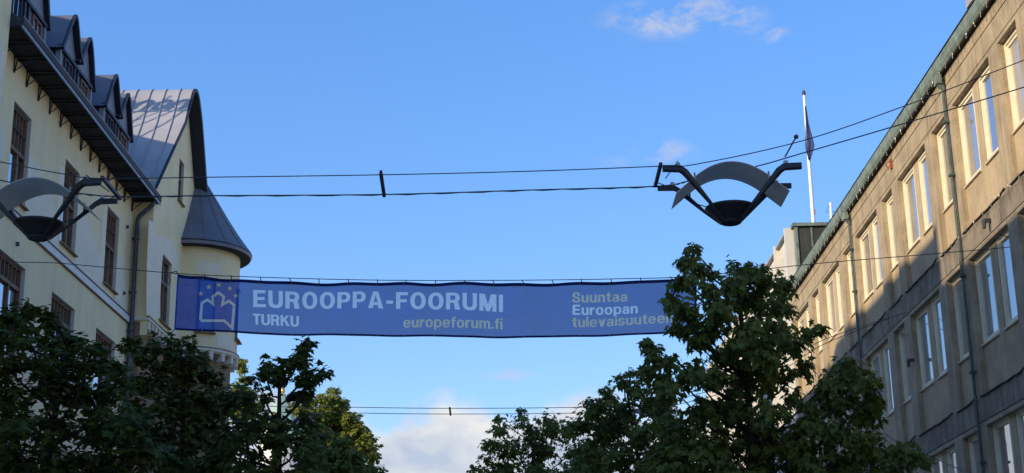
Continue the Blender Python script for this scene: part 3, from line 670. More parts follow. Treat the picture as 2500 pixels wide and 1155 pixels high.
# turret
TC = (XW, 50.05); TR = 1.60; A0, A1 = -math.pi / 2, math.pi / 2
part('turret_wall', MB().lathe([(TR, 12.30), (TR, 15.98)], TC, 32, A0, A1), 'wall_yellow', th, smooth_=True)
part('turret_base', MB().lathe([(TR - 0.20, 3.5), (TR - 0.20, 12.12)], TC, 32, A0, A1), 'stone_brown', th, smooth_=True)
part('turret_base', MB().lathe([(0.2, 2.6), (0.7, 2.9), (TR - 0.2, 3.5)], TC, 32, A0, A1), 'stone_brown', th, smooth_=True)
part('corbel_cap', MB().lathe([(TR - 0.01, 12.30), (TR + 0.07, 12.36), (TR + 0.07, 12.45), (TR - 0.01, 12.45)], TC, 32, A0, A1), 'corbel_cream', th)
part('flashing', MB().lathe([(TR - 0.01, 12.452), (TR + 0.095, 12.452), (TR + 0.09, 12.474), (TR - 0.01, 12.50)], TC, 32, A0, A1), 'pipe_grey', th)
part('corbel_soffit', MB().lathe([(TR - 0.21, 12.12), (TR - 0.01, 12.33)], TC, 32, A0, A1), 'stone_brown', th)
for i in range(11):
    a = A0 + 0.08 + i * (A1 - A0 - 0.16) / 10; m = MB(); c, s = math.cos(a), math.sin(a)
    pts = [(TC[0] + c * r - s * w, TC[1] + s * r + c * w, 12.07) for r, w in ((TR - 0.22, -0.07), (TR + 0.05, -0.07), (TR + 0.05, 0.07), (TR - 0.22, 0.07))]
    part('corbel_block', m.prism(pts, (0, 0, 0.27)), 'corbel_cream', th)
patch_t = MB().lathe([(TR + 0.004, 15.05), (TR + 0.004, 15.40)], TC, 8, -1.25, -0.75); part('pale_patch', patch_t, 'patch_pale', th, smooth_=True)
patch_t = MB().lathe([(TR + 0.004, 12.55), (TR + 0.004, 13.0)], TC, 10, -0.75, -0.1); part('pale_patch', patch_t, 'patch_pale', th, smooth_=True)
fixt = MB()
for a in (-1.05, 0.05):
    c, s = math.cos(a), math.sin(a); w = 0.30
    pts = [(TC[0] + c * (TR + 0.006) - s * q, TC[1] + s * (TR + 0.006) + c * q, 13.0) for q in (-w, w)]
    wq = part('window', MB().prism([pts[0], pts[1], (pts[1][0], pts[1][1], 14.8), (pts[0][0], pts[0][1], 14.8)], (c * 0.03, s * 0.03, 0)), 'wood_brown', th)
    part('pane', MB().prism([(TC[0] + c * (TR + 0.04) - s * q, TC[1] + s * (TR + 0.04) + c * q, z) for q, z in ((-w + .07, 13.08), (w - .07, 13.08), (w - .07, 14.72), (-w + .07, 14.72))], (c * 0.006, s * 0.006, 0)), 'glass_dark', wq)
    part('sill', MB().prism([(TC[0] + c * r - s * q, TC[1] + s * r + c * q, 12.93) for r, q in ((TR - .05, -w - .06), (TR + .12, -w - .06), (TR + .12, w + .06), (TR - .05, w + .06))], (0, 0, 0.05)), 'stone_brown', wq)
RE, ZE, ZA = 1.98, 16.10, 19.05
apex = (XW, 50.2)
npan = 8; cone = None
for i in range(npan):
    a, b = A0 + (A1 - A0) * i / npan, A0 + (A1 - A0) * (i + 1) / npan; m = MB()
    def ring(t, a, b, n=4, lift=0.0):
        r = RE * (1 - t) + 0.10 * t; z = ZE + (ZA - ZE) * t + lift - 0.18 * math.sin(math.pi * t) * (1 - t)
        cx_, cy_ = TC[0], TC[1] + (apex[1] - TC[1]) * t
        return [(cx_ + r * math.cos(a + (b - a) * q / n), cy_ + r * math.sin(a + (b - a) * q / n), z) for q in range(n + 1)]
    ts = [0, 0.1, 0.25, 0.45, 0.7, 1.0]
    for t1, t2 in zip(ts[:-1], ts[1:]): m.sheet(ring(t1, a, b), ring(t2, a, b))
    if i: m.tube([ring(t, a, b, lift=0.01)[0] for t in ts], 0.018, 5)
    if cone is None: cone = part('cone_roof', m, 'sheet_dark', th)
    else: part('roof_sheet', m, 'sheet_dark', cone)
part('cone_fascia', MB().lathe([(RE + 0.005, ZE - 0.005), (RE + 0.03, ZE - 0.02), (RE + 0.03, ZE - 0.06)], TC, 40, A0, A1), 'sheet_trim', cone)
part('cone_fascia', MB().lathe([(RE + 0.028, ZE - 0.062), (RE - 0.02, ZE - 0.16)], TC, 40, A0, A1), 'sheet_front', cone)
part('cone_soffit', MB().lathe([(RE - 0.022, ZE - 0.162), (RE - 0.06, ZE - 0.19), (TR - 0.02, ZE - 0.17)], TC, 40, A0, A1), 'soffit_dark', cone)
# downpipe at the inner corner
q0, q1 = (XL + 0.62, 44.05, 16.10), (XL + 0.14, 44.12, 15.55)
dp = part('downpipe', MB().tube([q0, (q0[0] - 0.03, q0[1], 15.98), (XL + 0.2, 44.1, 15.66), q1, (XL + 0.13, 44.12, 15.3), (XL + 0.13, 44.12, 8.0), (XL + 0.13, 44.12, 0.3)], 0.068, 9), 'pipe_grey', th, smooth_=True)
for z in (14.9, 13.2, 12.0, 9.5): part('clip', MB().box(XL, XL + 0.21, 44.04, 44.20, z, z + 0.04), 'pipe_grey', dp)
for px, py in ((308, 554), (300, 716), (39, 596)):
    p = atx(px, py, XL); part('wall_anchor', MB().box(XL, XL + 0.08, p.y - 0.02, p.y + 0.02, p.z - 0.05, p.z + 0.05), 'pipe_grey', th)
# sign frame on the roof that throws its shadow on the gabled roof
sg = thing('rooftop_sign', (-17.0, 43.3, 19.5), 'open letter sign on a steel frame on the townhouse roof', 'sign')
fm = MB()
for x in (-18.4, -17.2, -16.0): fm.tube([(x, 43.3, 19.4), (x, 43.3, 22.7)], 0.03, 5); fm.tube([(x, 43.35, 22.3), (x, 44.2, 19.4)], 0.025, 5)
fm.tube([(-18.6, 43.3, 21.75), (-15.6, 43.3, 21.75)], 0.035, 5); fm.tube([(-18.4, 43.3, 19.6), (-16.0, 43.3, 22.7)], 0.02, 5); fm.tube([(-16.0, 43.3, 22.7), (-14.6, 43.3, 23.1)], 0.02, 5)
part('frame', fm, 'iron_black', sg)
for i, x in enumerate((-18.35, -17.75, -17.1, -16.5, -15.9)):
    m = MB(); w = 0.22
    ringp = [(x + w * math.cos(t) * (1.0 if i % 2 else 0.8), 43.25, 22.15 + 0.27 * math.sin(t)) for t in np.linspace(0.3 if i % 2 else 0, (math.pi * (1.15 if i in (1, 3) else 2)) + (0.3 if i % 2 else 0), 14)]
    m.tube(ringp, 0.075, 5)
    if i in (1, 3): m.tube([(x - 0.22, 43.25, 21.85), (x - 0.20, 43.25, 22.35)], 0.075, 5); m.tube([(x + 0.22, 43.25, 21.85), (x + 0.20, 43.25, 22.3)], 0.075, 5)
    part('letter', m, 'gutter_pale', sg)

# the neighbouring house that shades the street, left of and behind the viewpoint
nb = thing('neighbouring_house', (-12, -10, 0), 'tall rendered house on the left before the yellow townhouse, outside the picture', 'house')
part('wall', MB().box(-21.5, -11.9, -45, 19.9, 0, 17.2), 'wall_yellow', nb)
part('roof', MB().prism([(-11.5, -45.2, 17.2), (-12.6, -45.2, 18.35), (-18, -45.2, 19.2), (-21.5, -45.2, 17.2)], (0, 65.3, 0)), 'sheet_dark', nb)
# ------------------------------------------------------------------ bold grotesque letterforms as implicit shapes, traced to outlines
def gR(x0, x1, y0, y1): return lambda x, y: np.maximum(np.abs(x - (x0 + x1) / 2) - (x1 - x0) / 2, np.abs(y - (y0 + y1) / 2) - (y1 - y0) / 2)
def gE(cx, cy, rx, ry, p=2.3): return lambda x, y: ((np.abs((x - cx) / rx) ** p + np.abs((y - cy) / ry) ** p) ** (1 / p) - 1) * min(rx, ry)
def gP(*pts):
    pts = [np.array(p, float) for p in pts]; c = sum(pts) / len(pts); hs = []
    for i in range(len(pts)):
        a, b = pts[i], pts[(i + 1) % len(pts)]; n = np.array([b[1] - a[1], a[0] - b[0]]); n = n / np.linalg.norm(n)
        if n @ (c - a) > 0: n = -n
        hs.append((n, a))
    return lambda x, y: np.maximum.reduce([n[0] * (x - a[0]) + n[1] * (y - a[1]) for n, a in hs])
def gU(*f): return lambda x, y: np.minimum.reduce([g_(x, y) for g_ in f])
def gI(*f): return lambda x, y: np.maximum.reduce([g_(x, y) for g_ in f])
def gD(a, *b): return lambda x, y: np.maximum.reduce([a(x, y)] + [-g_(x, y) for g_ in b])
def gS(f, k): return lambda x, y: f(x / k, y / k) * k
BIG = 3.0
S_ = gU(gD(gE(.33, .725, .31, .295), gE(.33, .725, .115, .125), gR(.33, BIG, -BIG, .67)), gD(gE(.33, .275, .33, .295), gE(.33, .275, .13, .125), gR(-BIG, .33, .33, BIG)))
GL_ = {
 'E': (.64, gU(gR(0, .21, 0, 1), gR(.1, .62, .82, 1), gR(.1, .58, .42, .59), gR(.1, .64, 0, .18))),
 'U': (.72, gU(gR(0, .21, .33, 1), gR(.51, .72, .33, 1), gI(gD(gE(.36, .34, .36, .36), gE(.36, .36, .15, .20)), gR(-1, 2, -1, .345)))),
 'R': (.72, gU(gR(0, .21, 0, 1), gD(gU(gR(.1, .40, .40, 1), gE(.40, .70, .29, .30)), gU(gR(.21, .40, .57, .83), gE(.40, .70, .085, .13))), gP((.46, 0), (.71, 0), (.62, .46), (.38, .46)))),
 'O': (.78, gD(gE(.39, .5, .39, .52, 2.15), gE(.39, .5, .175, .335, 2.15))),
 'P': (.67, gU(gR(0, .21, 0, 1), gD(gU(gR(.1, .37, .36, 1), gE(.37, .68, .30, .32)), gU(gR(.21, .37, .535, .83), gE(.37, .6825, .09, .1475))))),
 'A': (.76, gD(gP((0, 0), (.76, 0), (.51, 1), (.25, 1)), gP((.275, .37), (.485, .37), (.38, .77)), gP((.21, -.2), (.55, -.2), (.49, .20), (.27, .20)))),
 '-': (.40, gR(.03, .37, .31, .49)),
 'F': (.60, gU(gR(0, .21, 0, 1), gR(.1, .60, .82, 1), gR(.1, .54, .41, .58))),
 'M': (.86, gU(gR(0, .20, 0, 1), gR(.66, .86, 0, 1), gP((0, 1), (.28, 1), (.52, 0), (.34, 0)), gP((.86, 1), (.58, 1), (.34, 0), (.52, 0)))),
 'I': (.21, gR(0, .21, 0, 1)),
 'T': (.62, gU(gR(.205, .415, 0, .9), gR(0, .62, .82, 1))),
 'K': (.74, gU(gR(0, .21, 0, 1), gP((.20, .36), (.20, .62), (.47, 1), (.73, 1)), gP((.27, .54), (.42, .70), (.76, 0), (.50, 0)))),
 'S': (.66, S_),
 's': (.52, gS(gU(gD(gE(.34, .72, .33, .30), gE(.34, .71, .13, .10), gR(.34, BIG, -BIG, .67)), gD(gE(.34, .28, .36, .30), gE(.34, .29, .15, .10), gR(-BIG, .34, .33, BIG))), .74)),
 'u': (.58, gU(gR(0, .19, .24, .73), gR(.39, .58, 0, .73), gI(gD(gE(.27, .25, .27, .265), gE(.29, .26, .10, .115)), gR(-1, .45, -1, .26)))),
 'n': (.58, gU(gR(0, .19, 0, .73), gR(.39, .58, 0, .49), gI(gD(gE(.31, .48, .27, .265), gE(.29, .47, .10, .115)), gR(.12, 2, .47, 2)))),
 'm': (.92, gU(gR(0, .19, 0, .73), gR(.365, .555, 0, .49), gR(.73, .92, 0, .49), gI(gD(gE(.30, .48, .255, .265), gE(.2775, .47, .0875, .12)), gR(.12, .555, .47, 2)), gI(gD(gE(.665, .48, .255, .265), gE(.6425, .47, .0875, .12)), gR(.45, 2, .47, 2)))),
 'r': (.40, gU(gR(0, .19, 0, .73), gI(gD(gE(.40, .42, .32, .325), gE(.40, .40, .20, .155)), gR(.1, .40, .42, 2)))),
 'e': (.62, gU(gD(gE(.31, .365, .31, .385), gE(.31, .365, .125, .24), gR(.34, 2, .215, .31)), gR(.12, .56, .31, .435))),
 'o': (.63, gD(gE(.315, .365, .315, .385), gE(.315, .365, .125, .24))),
 'p': (.63, gU(gR(0, .19, -.22, .73), gD(gE(.325, .365, .305, .385), gE(.325, .365, .135, .24)))),
 'f': (.38, gU(gR(.08, .27, 0, .78), gR(0, .38, .59, .73), gI(gD(gE(.36, .76, .28, .265), gE(.38, .76, .11, .10)), gR(0, .38, .75, 2)))),
 't': (.39, gU(gR(.09, .28, .20, .93), gR(0, .38, .59, .73), gI(gD(gE(.36, .22, .27, .235), gE(.38, .22, .10, .08)), gR(0, .39, -1, .22)))),
 'i': (.19, gU(gR(0, .19, 0, .73), gR(0, .19, .84, 1))), 'l': (.19, gR(0, .19, 0, 1)), '.': (.20, gR(0, .2, 0, .2)),
 'a': (.57, gU(gR(.37, .55, 0, .50), gI(gD(gE(.29, .46, .26, .285), gE(.28, .45, .09, .15)), gR(-1, .56, .49, 2)), gD(gE(.25, .215, .25, .23), gE(.28, .205, .115, .095)))),
 'v': (.60, gU(gP((0, .73), (.205, .73), (.41, 0), (.20, 0)), gP((.60, .73), (.395, .73), (.19, 0), (.40, 0)))),
}
_gc = {}
def glyph_loops(ch):
    if ch in _gc: return _gc[ch]
    w, f = GL_[ch]; h = 0.021; xs = np.arange(-0.0613, w + 0.075, h); ys = np.arange(-0.2917, 1.08, h)
    X, Y = np.meshgrid(xs, ys, indexing='ij'); V = f(X, Y) + 1e-7; seg = {}
    def cross(i, j, k, l):
        a, b = V[i, j], V[k, l]; t = a / (a - b); return (round(xs[i] + (xs[k] - xs[i]) * t, 5), round(ys[j] + (ys[l] - ys[j]) * t, 5))
    for i in range(len(xs) - 1):
        for j in range(len(ys) - 1):
            c = [(i, j), (i + 1, j), (i + 1, j + 1), (i, j + 1)]; ins = [V[q] < 0 for q in c]
            if all(ins) or not any(ins): continue
            cr = []
            for q in range(4):
                if ins[q] != ins[(q + 1) % 4]:
                    a, b = sorted((c[q], c[(q + 1) % 4])); cr.append((cross(*a, *b), ins[q]))
            ex = [p for p, o in cr if o]; en = [p for p, o in cr if not o]
            for a, b in zip(ex, en): seg[a] = b
    loops = []
    while seg:
        st = next(iter(seg)); lp = [st]; cur = seg.pop(st)
        while cur != st and cur in seg: lp.append(cur); cur = seg.pop(cur)
        def rdp(p):
            if len(p) < 3: return p[:-1]
            q = np.array(p); d = q[-1] - q[0]; n = np.hypot(*d)
            dist = np.abs(d[0] * (q[:, 1] - q[0, 1]) - d[1] * (q[:, 0] - q[0, 0])) / n if n > 1e-6 else np.hypot(q[:, 0] - q[0, 0], q[:, 1] - q[0, 1])
            i = int(dist.argmax())
            return p[:1] if dist[i] < 0.0035 else rdp(p[:i + 1]) + rdp(p[i:])
        far = int(np.hypot(*(np.array(lp) - np.array(lp[0])).T).argmax()); out = rdp(lp[:far + 1]) + rdp(lp[far:] + lp[:1])
        if len(out) > 2: loops.append(out)
    _gc[ch] = loops; return loops
# ------------------------------------------------------------------ banner across the street
YB = 30.0
bn = thing('street_banner', (-1.8, YB, 9.0), 'blue mesh banner with white and gold lettering strung across the street', 'banner')
TOP = [(436, 672), (510, 678), (585, 682.5), (700, 686), (820, 689), (940, 691), (1060, 692), (1200, 691.5), (1320, 689.5), (1440, 688), (1560, 685), (1700, 681)]
BOT = [(426, 806), (505, 809), (585, 812.5), (700, 817), (820, 820), (940, 823), (1060, 824), (1200, 824), (1320, 823), (1440, 821.5), (1560, 819.5), (1700, 816)]
def bwave(X, s): return 0.07 * math.sin(X * 1.15 + 0.5 + 0.8 * s) + 0.035 * math.sin(X * 2.9 + 1.0 + 2.2 * s) + 0.012 * math.sin(X * 6.1 - 2.0 * s)
def interp(tab, t):
    f = t * (len(tab) - 1); i = min(int(f), len(tab) - 2); a, b = tab[i], tab[i + 1]; f -= i
    return a[0] + (b[0] - a[0]) * f, a[1] + (b[1] - a[1]) * f
def bpt(t, s, off=0.0):
    """t along, s from top 0 to bottom 1"""
    a, b = interp(TOP, t), interp(BOT, t)
    sc = 1.3 * math.sin(t * 61.0) * (1 - s)           # slack between the ties
    p = aty(a[0] + (b[0] - a[0]) * s, a[1] + (b[1] - a[1]) * s + sc, YB)
    return Vector((p.x, YB + bwave(p.x, s) + off, p.z))
NT = 120
LOOPS = []                                   # outlines of the print, in cloth coordinates; the cloth is cut there so each print is its own ink
for s0, s1 in ((0.0, 0.055), (0.965, 1.0)):
    h = MB(); h.sheet([tuple(bpt(i / NT, s0, -0.006)) for i in range(NT + 1)], [tuple(bpt(i / NT, s1, -0.006)) for i in range(NT + 1)])
    h.sheet([tuple(bpt(i / NT, s0, 0.006)) for i in range(NT + 1)], [tuple(bpt(i / NT, s1, 0.006)) for i in range(NT + 1)])
    part('hem', h, 'banner_hem', bn)
for t0, t1 in ((0.0, 0.004), (0.9965, 1.0)):
    h = MB(); h.sheet([tuple(bpt(t0, j / 8, -0.005)) for j in range(9)], [tuple(bpt(t1, j / 8, -0.005)) for j in range(9)]); part('hem', h, 'banner_hem', bn)
def bpx(x, y, off=-0.012):
    p = aty(x, y, YB); s = min(max((y - 685) / 135.0, 0), 1)
    return (p.x, YB + bwave(p.x, s) + off, p.z)
from mathutils.geometry import delaunay_2d_cdt
def fill_mesh(name, loops, to3d, extra=()):
    """2D outlines filled even-odd, mapped into space"""
    pts, eds = [], []
    for lp in loops:
        k = len(pts); pts += [Vector((x, y)) for x, y in lp]; eds += [(k + i, k + (i + 1) % len(lp)) for i in range(len(lp))]
    pts += [Vector(p) for p in extra]
    vs, _, fs, *_ = delaunay_2d_cdt(pts, eds, [], 0, 1e-5)
    V = np.array([v[:] for v in vs]); T = np.array([f for f in fs if len(f) == 3]); C_ = V[T].mean(1); inside = np.zeros(len(T), bool)
    for lp in loops:
        P0 = np.array(lp); P1 = np.roll(P0, -1, 0); ok = (C_[:, 0] > P0[:, 0].min()) & (C_[:, 0] < P0[:, 0].max()) & (C_[:, 1] > P0[:, 1].min()) & (C_[:, 1] < P0[:, 1].max()); ids = np.where(ok)[0]
        if not len(ids): continue
        c = C_[ids]; y0, y1 = P0[None, :, 1], P1[None, :, 1]; cy_ = c[:, 1:2]; cond = (y0 > cy_) != (y1 > cy_)
        xi = P0[None, :, 0] + (cy_ - y0) * (P1[None, :, 0] - P0[None, :, 0]) / np.where(np.abs(y1 - y0) < 1e-12, 1e-12, y1 - y0)
        inside[ids] ^= ((cond & (c[:, 0:1] < xi)).sum(1) % 2).astype(bool)
    T = T[inside]; used = np.unique(T); mp = {u: i for i, u in enumerate(used)}
    me = bpy.data.meshes.new(name); me.from_pydata([tuple(to3d(*V[u])) for u in used], [], [tuple(mp[q] for q in t) for t in T.tolist()]); me.update(); return me
def lettering(txt, x0, y0, x1, y1, cap_px, m, gap=0.09):
    """txt with its baseline from (x0,y0) to (x1,y1) on the cloth, capital height cap_px; every character is a part"""
    cur = 0.0; W = sum(GL_[c][0] + gap for c in txt) - gap
    for ch in txt:
        loops = [[(x0 + (x1 - x0) * (cur + x) / W, y0 + (y1 - y0) * (cur + x) / W - y * cap_px) for x, y in lp] for lp in glyph_loops(ch)]
        LOOPS.extend(loops); me = fill_mesh('letter', loops, lambda x, y: Vector(bpx(x, y, 0.0)) - wloc(bn))
        me.materials.append(MATS[m]); o = bpy.data.objects.new('letter', me); COL.objects.link(o); o.parent = bn
        cur += GL_[ch][0] + gap
lettering('EUROOPPA-FOORUMI', 618, 749, 1228, 760, 41, 'print_white', 0.125)
lettering('TURKU', 617, 791, 728, 794.5, 26, 'print_white', 0.08)
lettering('europeforum.fi', 985, 801, 1227, 801.5, 26, 'print_gold')
lettering('Suuntaa', 1397, 738, 1532, 735.5, 25, 'print_gold')
lettering('Euroopan', 1398, 768.5, 1557, 765.5, 25, 'print_white')
lettering('tulevaisuuteen', 1397, 798.5, 1642, 791, 25, 'print_gold')
lg = [(505, 282), (555, 320), (540, 395), (600, 358), (650, 397), (632, 608), (560, 543), (352, 540), (337, 524), (352, 377), (405, 348), (456, 388), (452, 320)]
lg = [(400 + a / 3.788, 640 + b / 3.788) for a, b in lg]
m = MB(); n = len(lg); inner, outer = [], []
for i in range(n):
    a, b, c = Vector(lg[i - 1]), Vector(lg[i]), Vector(lg[(i + 1) % n]); e1, e2 = (b - a).normalized(), (c - b).normalized()
    n1, n2 = Vector((e1.y, -e1.x)), Vector((e2.y, -e2.x)); bis = (n1 + n2).normalized(); k_ = 3.2 / max(bis.dot(n1), 0.45)
    outer.append(tuple(b + bis * k_)); inner.append(tuple(b - bis * k_))
for i in range(n): j = (i + 1) % n; m.quad(bpx(*outer[i], 0), bpx(*outer[j], 0), bpx(*inner[j], 0), bpx(*inner[i], 0))
LOOPS += [outer, inner]
part('logo_outline', m, 'print_white', bn)
for sx, sy in ((343, 292), (418, 232), (508, 211), (608, 240), (664, 310)):
    cx_, cy_ = 400 + sx / 3.788, 640 + sy / 3.788; m = MB(); pts = []
    for i in range(10): r_ = 6.6 if i % 2 == 0 else 2.9; a = math.pi * i / 5; pts.append((cx_ + r_ * math.sin(a), cy_ - r_ * math.cos(a)))
    for i in range(10): m.poly([bpx(cx_, cy_, 0), bpx(*pts[i], 0), bpx(*pts[(i + 1) % 10], 0)])
    LOOPS.append(pts)
    part('star', m, 'print_gold', bn)
# the cloth itself, with openings exactly where the print sits
def px_on(t, s): a, b = interp(TOP, t), interp(BOT, t); return a[0] + (b[0] - a[0]) * s, a[1] + (b[1] - a[1]) * s + 1.3 * math.sin(t * 61.0) * (1 - s)
rim = [px_on(i / NT, 0.045) for i in range(NT + 1)] + [px_on(1, 0.04 + 0.93 * i / 8) for i in range(1, 8)] + [px_on(i / NT, 0.972) for i in range(NT, -1, -1)] + [px_on(0, 0.97 - 0.93 * i / 8) for i in range(1, 8)]
grid_ = [px_on((i + 0.5) / 110, 0.10 + 0.8 * j / 7) for i in range(110) for j in range(8)]
me = fill_mesh('cloth', [rim] + LOOPS, lambda x, y: Vector(bpx(x, y, 0.0)) - wloc(bn), grid_)
me.materials.append(MATS['banner_blue']); me.polygons.foreach_set('use_smooth', [True] * len(me.polygons)); co = bpy.data.objects.new('cloth', me); COL.objects.link(co); co.parent = bn
def wpt(x, y, Y): return tuple(aty(x, y, Y))
def smooth_path(pts, n=8):
    P = [Vector(p) for p in pts]; out = []
    for i in range(len(P) - 1):
        a, b, c, d = P[max(i - 1, 0)], P[i], P[i + 1], P[min(i + 2, len(P) - 1)]
        for k in range(n):
            t = k / n; out.append(0.5 * ((2 * b) + (c - a) * t + (2 * a - 5 * b + 4 * c - d) * t * t + (3 * b - a - 3 * c + d) * t ** 3))
    out.append(P[-1]); return [tuple(p) for p in out]
def wire(name, pts, r, m, label, cat='wire', n=5, sm=True):
    pts = smooth_path(pts) if sm else pts
    t = thing(name, pts[0], label, cat); part('cable', MB().tube(pts, r, n), m, t); return t
WL = [(-90, 612), (0, 630), (150, 643), (436, 668), (640, 677), (860, 683), (1060, 685), (1300, 684), (1500, 681), (1700, 674), (2000, 643), (2300, 618), (2500, 597), (2650, 578)]
wpts = [wpt(x, y, YB) for x, y in WL]
l = aty(-90, 612, YB); wpts[0] = (-11.9, YB + 0.3, l.z + 0.75); wpts[-1] = (9.97, YB, aty(2650, 578, YB).z + 0.08)
wire('banner_wire', wpts, 0.009, 'wire_dark', 'thin steel wire holding up the blue banner between the two facades')
WT = [(640, 677), (1060, 685)]
for i, xt in enumerate((497, 564, 636, 707, 778, 848, 919, 990, 1062, 1133, 1204, 1275, 1347, 1418, 1490, 1562, 1636)):
    t = (xt - 436) / (1700 - 436.0); top = None
    for (a, ya), (b, yb) in zip(WL[:-1], WL[1:]):
        if a <= xt <= b: top = ya + (yb - ya) * (xt - a) / (b - a)
    lo = min(range(201), key=lambda q: abs(interp(TOP, q / 200)[0] - xt)) / 200
    p0, p1 = Vector(wpt(xt + random.uniform(-2, 2), top - 1, YB)), bpt(lo, 0.05, -0.01)
    part('tie', MB().tube([tuple(p0), tuple((p0 + p1) / 2 + Vector((0.02, -0.01, 0))), tuple(p1)], 0.010, 5), 'iron_black', bn)
    part('grommet', MB().tube([tuple(p1 + Vector((0, -0.004, -0.005))), tuple(p1 + Vector((0, -0.014, -0.005)))], 0.016, 8), 'bulb_white', bn)
    pb = bpt(min(lo * 0.998 + 0.002, 1), 0.982, -0.012); part('grommet', MB().tube([tuple(pb), tuple(pb + Vector((0, -0.01, 0)))], 0.016, 8), 'bulb_white', bn)
# corner ropes
c0 = bpt(0, 0.0); part('corner_rope', MB().tube([tuple(c0), tuple(c0 + Vector((-0.03, 0, 0.06))), wpt(420, 665, YB), wpt(412, 676, YB), wpt(417, 684, YB), wpt(412, 696, YB)], 0.010, 5), 'iron_black', bn)
c1 = bpt(0, 1.0); e = wpt(300, 862, YB + 2)
wire('banner_rope', [tuple(c1), wpt(395, 831, YB + 0.3), wpt(360, 851, YB + 0.6), (-11.6, YB + 4.5, 7.0)], 0.012, 'wire_steel', 'pale rope running from the lower left corner of the banner', 'rope')
c2 = bpt(1, 1.0)
wire('banner_rope', [tuple(c2), wpt(1850, 904, YB + 0.2), wpt(2190, 1077, YB + 0.4), (9.98, YB + 0.6, aty(2450, 1210, YB + .6).z)], 0.012, 'wire_steel', 'pale rope running from the lower right corner of the banner through the maple', 'rope')
# ------------------------------------------------------------------ suspended street lamps
def street_lamp(x, y, z, label, mirror=1):
    """x,y centre, z underside of bowl; the spacer side faces the street centre (mirror=1: towards -x)"""
    t = thing('suspended_street_lamp', (x, y, z), label, 'street lamp', 'street lamps hung on wires across the street')
    s = mirror
    def P(dx, dy, dz): return (x + s * dx, y + dy, z + dz)
    bowl = MB().lathe([(0.0, z + 0.02), (0.145, z + 0.02), (0.165, z + 0.04), (0.265, z + 0.14), (0.355, z + 0.225), (0.372, z + 0.25), (0.355, z + 0.265), (0.0, z + 0.28)], (x, y), 36)
    b = part('bowl', bowl, 'lamp_dark', t, smooth_=False)
    part('rim', MB().lathe([(0.362, z + 0.232), (0.38, z + 0.245), (0.37, z + 0.27), (0.35, z + 0.27)], (x, y), 36), 'lamp_arm', b, smooth_=True)
    part('base_ring', MB().lathe([(0.140, z + 0.008), (0.160, z + 0.022), (0.170, z + 0.045), (0.15, z + 0.045)], (x, y), 24), 'lamp_arm', b)
    # arched reflector sheet
    arc = []
    for i in range(33):
        u = -0.84 + 1.68 * i / 32; a = abs(u)
        h = 0.27 * (a / 0.6) ** 2 if a < 0.6 else 0.27 + (a - 0.6) * 0.86
        arc.append((u, 0.865 - h))
    sh = MB(); w = 0.40
    for th_ in (0.0, -0.012): sh.sheet([P(u, -w, h + th_) for u, h in arc], [P(u, w, h + th_) for u, h in arc])
    for yy in (-w, w): sh.sheet([P(u, yy, h) for u, h in arc], [P(u, yy, h - 0.012) for u, h in arc])
    for u, h in (arc[0], arc[-1]): sh.quad(P(u, -w, h), P(u, w, h), P(u, w, h - 0.012), P(u, -w, h - 0.012))
    part('reflector', sh, 'reflector', t, smooth_=False)
    for dy in (-0.44, 0.44):
        for sx in (-1, 1):
            pts = [(0.13 * sx, dy * 0.28, 0.045), (0.34 * sx, dy * 0.62, 0.28), (0.70 * sx, dy * 1.0, 0.69), (0.775 * sx, dy * 1.03, 0.74), (1.03 * sx, dy * 1.06, 0.745)]
            m = MB(); rr = [0.024, 0.030, 0.056, 0.060, 0.056]
            m.tube([P(*q) for q in pts], rr, 4); part('arm', m, 'lamp_arm', t)
    for dy in (-0.44, 0.44):
        for sx in (-1, 1):
            part('clamp', MB().box(x + s * 0.80 * sx - 0.03, x + s * 0.80 * sx + 0.03, y + dy * 1.04 - 0.03, y + dy * 1.04 + 0.03, z + 0.785, z + 0.83), 'wire_steel', t)
            part('bolt', MB().tube([P(0.55 * sx, dy * 0.86, 0.56), P(0.55 * sx, dy * 0.86, 0.70)], 0.016, 6), 'wire_steel', t)
    part('feed_cable', MB().tube([P(-1.05, 0.5, 0.86), P(-0.80, 0.47, 0.74), P(-0.5, 0.36, 0.46), P(-0.22, 0.18, 0.30), P(-0.1, 0.1, 0.28)], 0.009, 5), 'wire_dark', t)
    part('spacer_bar', MB().tube([P(-1.06, -0.52, 0.80), P(-1.06, 0.52, 0.80)], 0.035, 4), 'lamp_arm', t)
    part('hanger', MB().tube([P(-0.80, -0.45, 0.86), P(-0.90, 0.45, 0.90)], 0.009, 5), 'wire_dark', t)
    part('hanger', MB().tube([P(0.80, -0.44, 0.90), P(0.98, -0.48, 1.20)], 0.012, 5), 'wire_dark', t)
    part('shackle', MB().lathe([(0.0, z + 1.16), (0.035, z + 1.18), (0.035, z + 1.22), (0.0, z + 1.24)], (x + s * 0.98, y - 0.48), 8), 'wire_dark', t)
    return t
YN, YFw = 21.0, 22.0
street_lamp(3.155, 21.5, 8.165, 'dark suspended street lamp with arched reflector above the right maple', 1)
street_lamp(-7.27, 21.5, 8.125, 'dark suspended street lamp with arched reflector in front of the yellow townhouse', -1)
street_lamp(3.15, 42.0, 8.05, 'distant suspended street lamp half hidden among the right maples', 1)
street_lamp(-7.1, 42.0, 8.05, 'distant suspended street lamp hidden behind the left maples', -1)
nw = [wpt(x, y, YN) for x, y in ((-200, 355), (0, 395), (150, 424), (245, 436), (500, 433), (930, 427), (1300, 418), (1610, 406), (1700, 401), (1955, 345), (2200, 262), (2500, 147), (2600, 108))]
nw[0] = (-11.95, YN - 0.1, nw[1][2] + 0.95); nw.append((9.97, YN - 0.05, nw[-1][2] + 0.75))
wire('lamp_wire', nw, 0.0085, 'wire_dark', 'nearer, upper wire of the pair carrying the two near lamps')
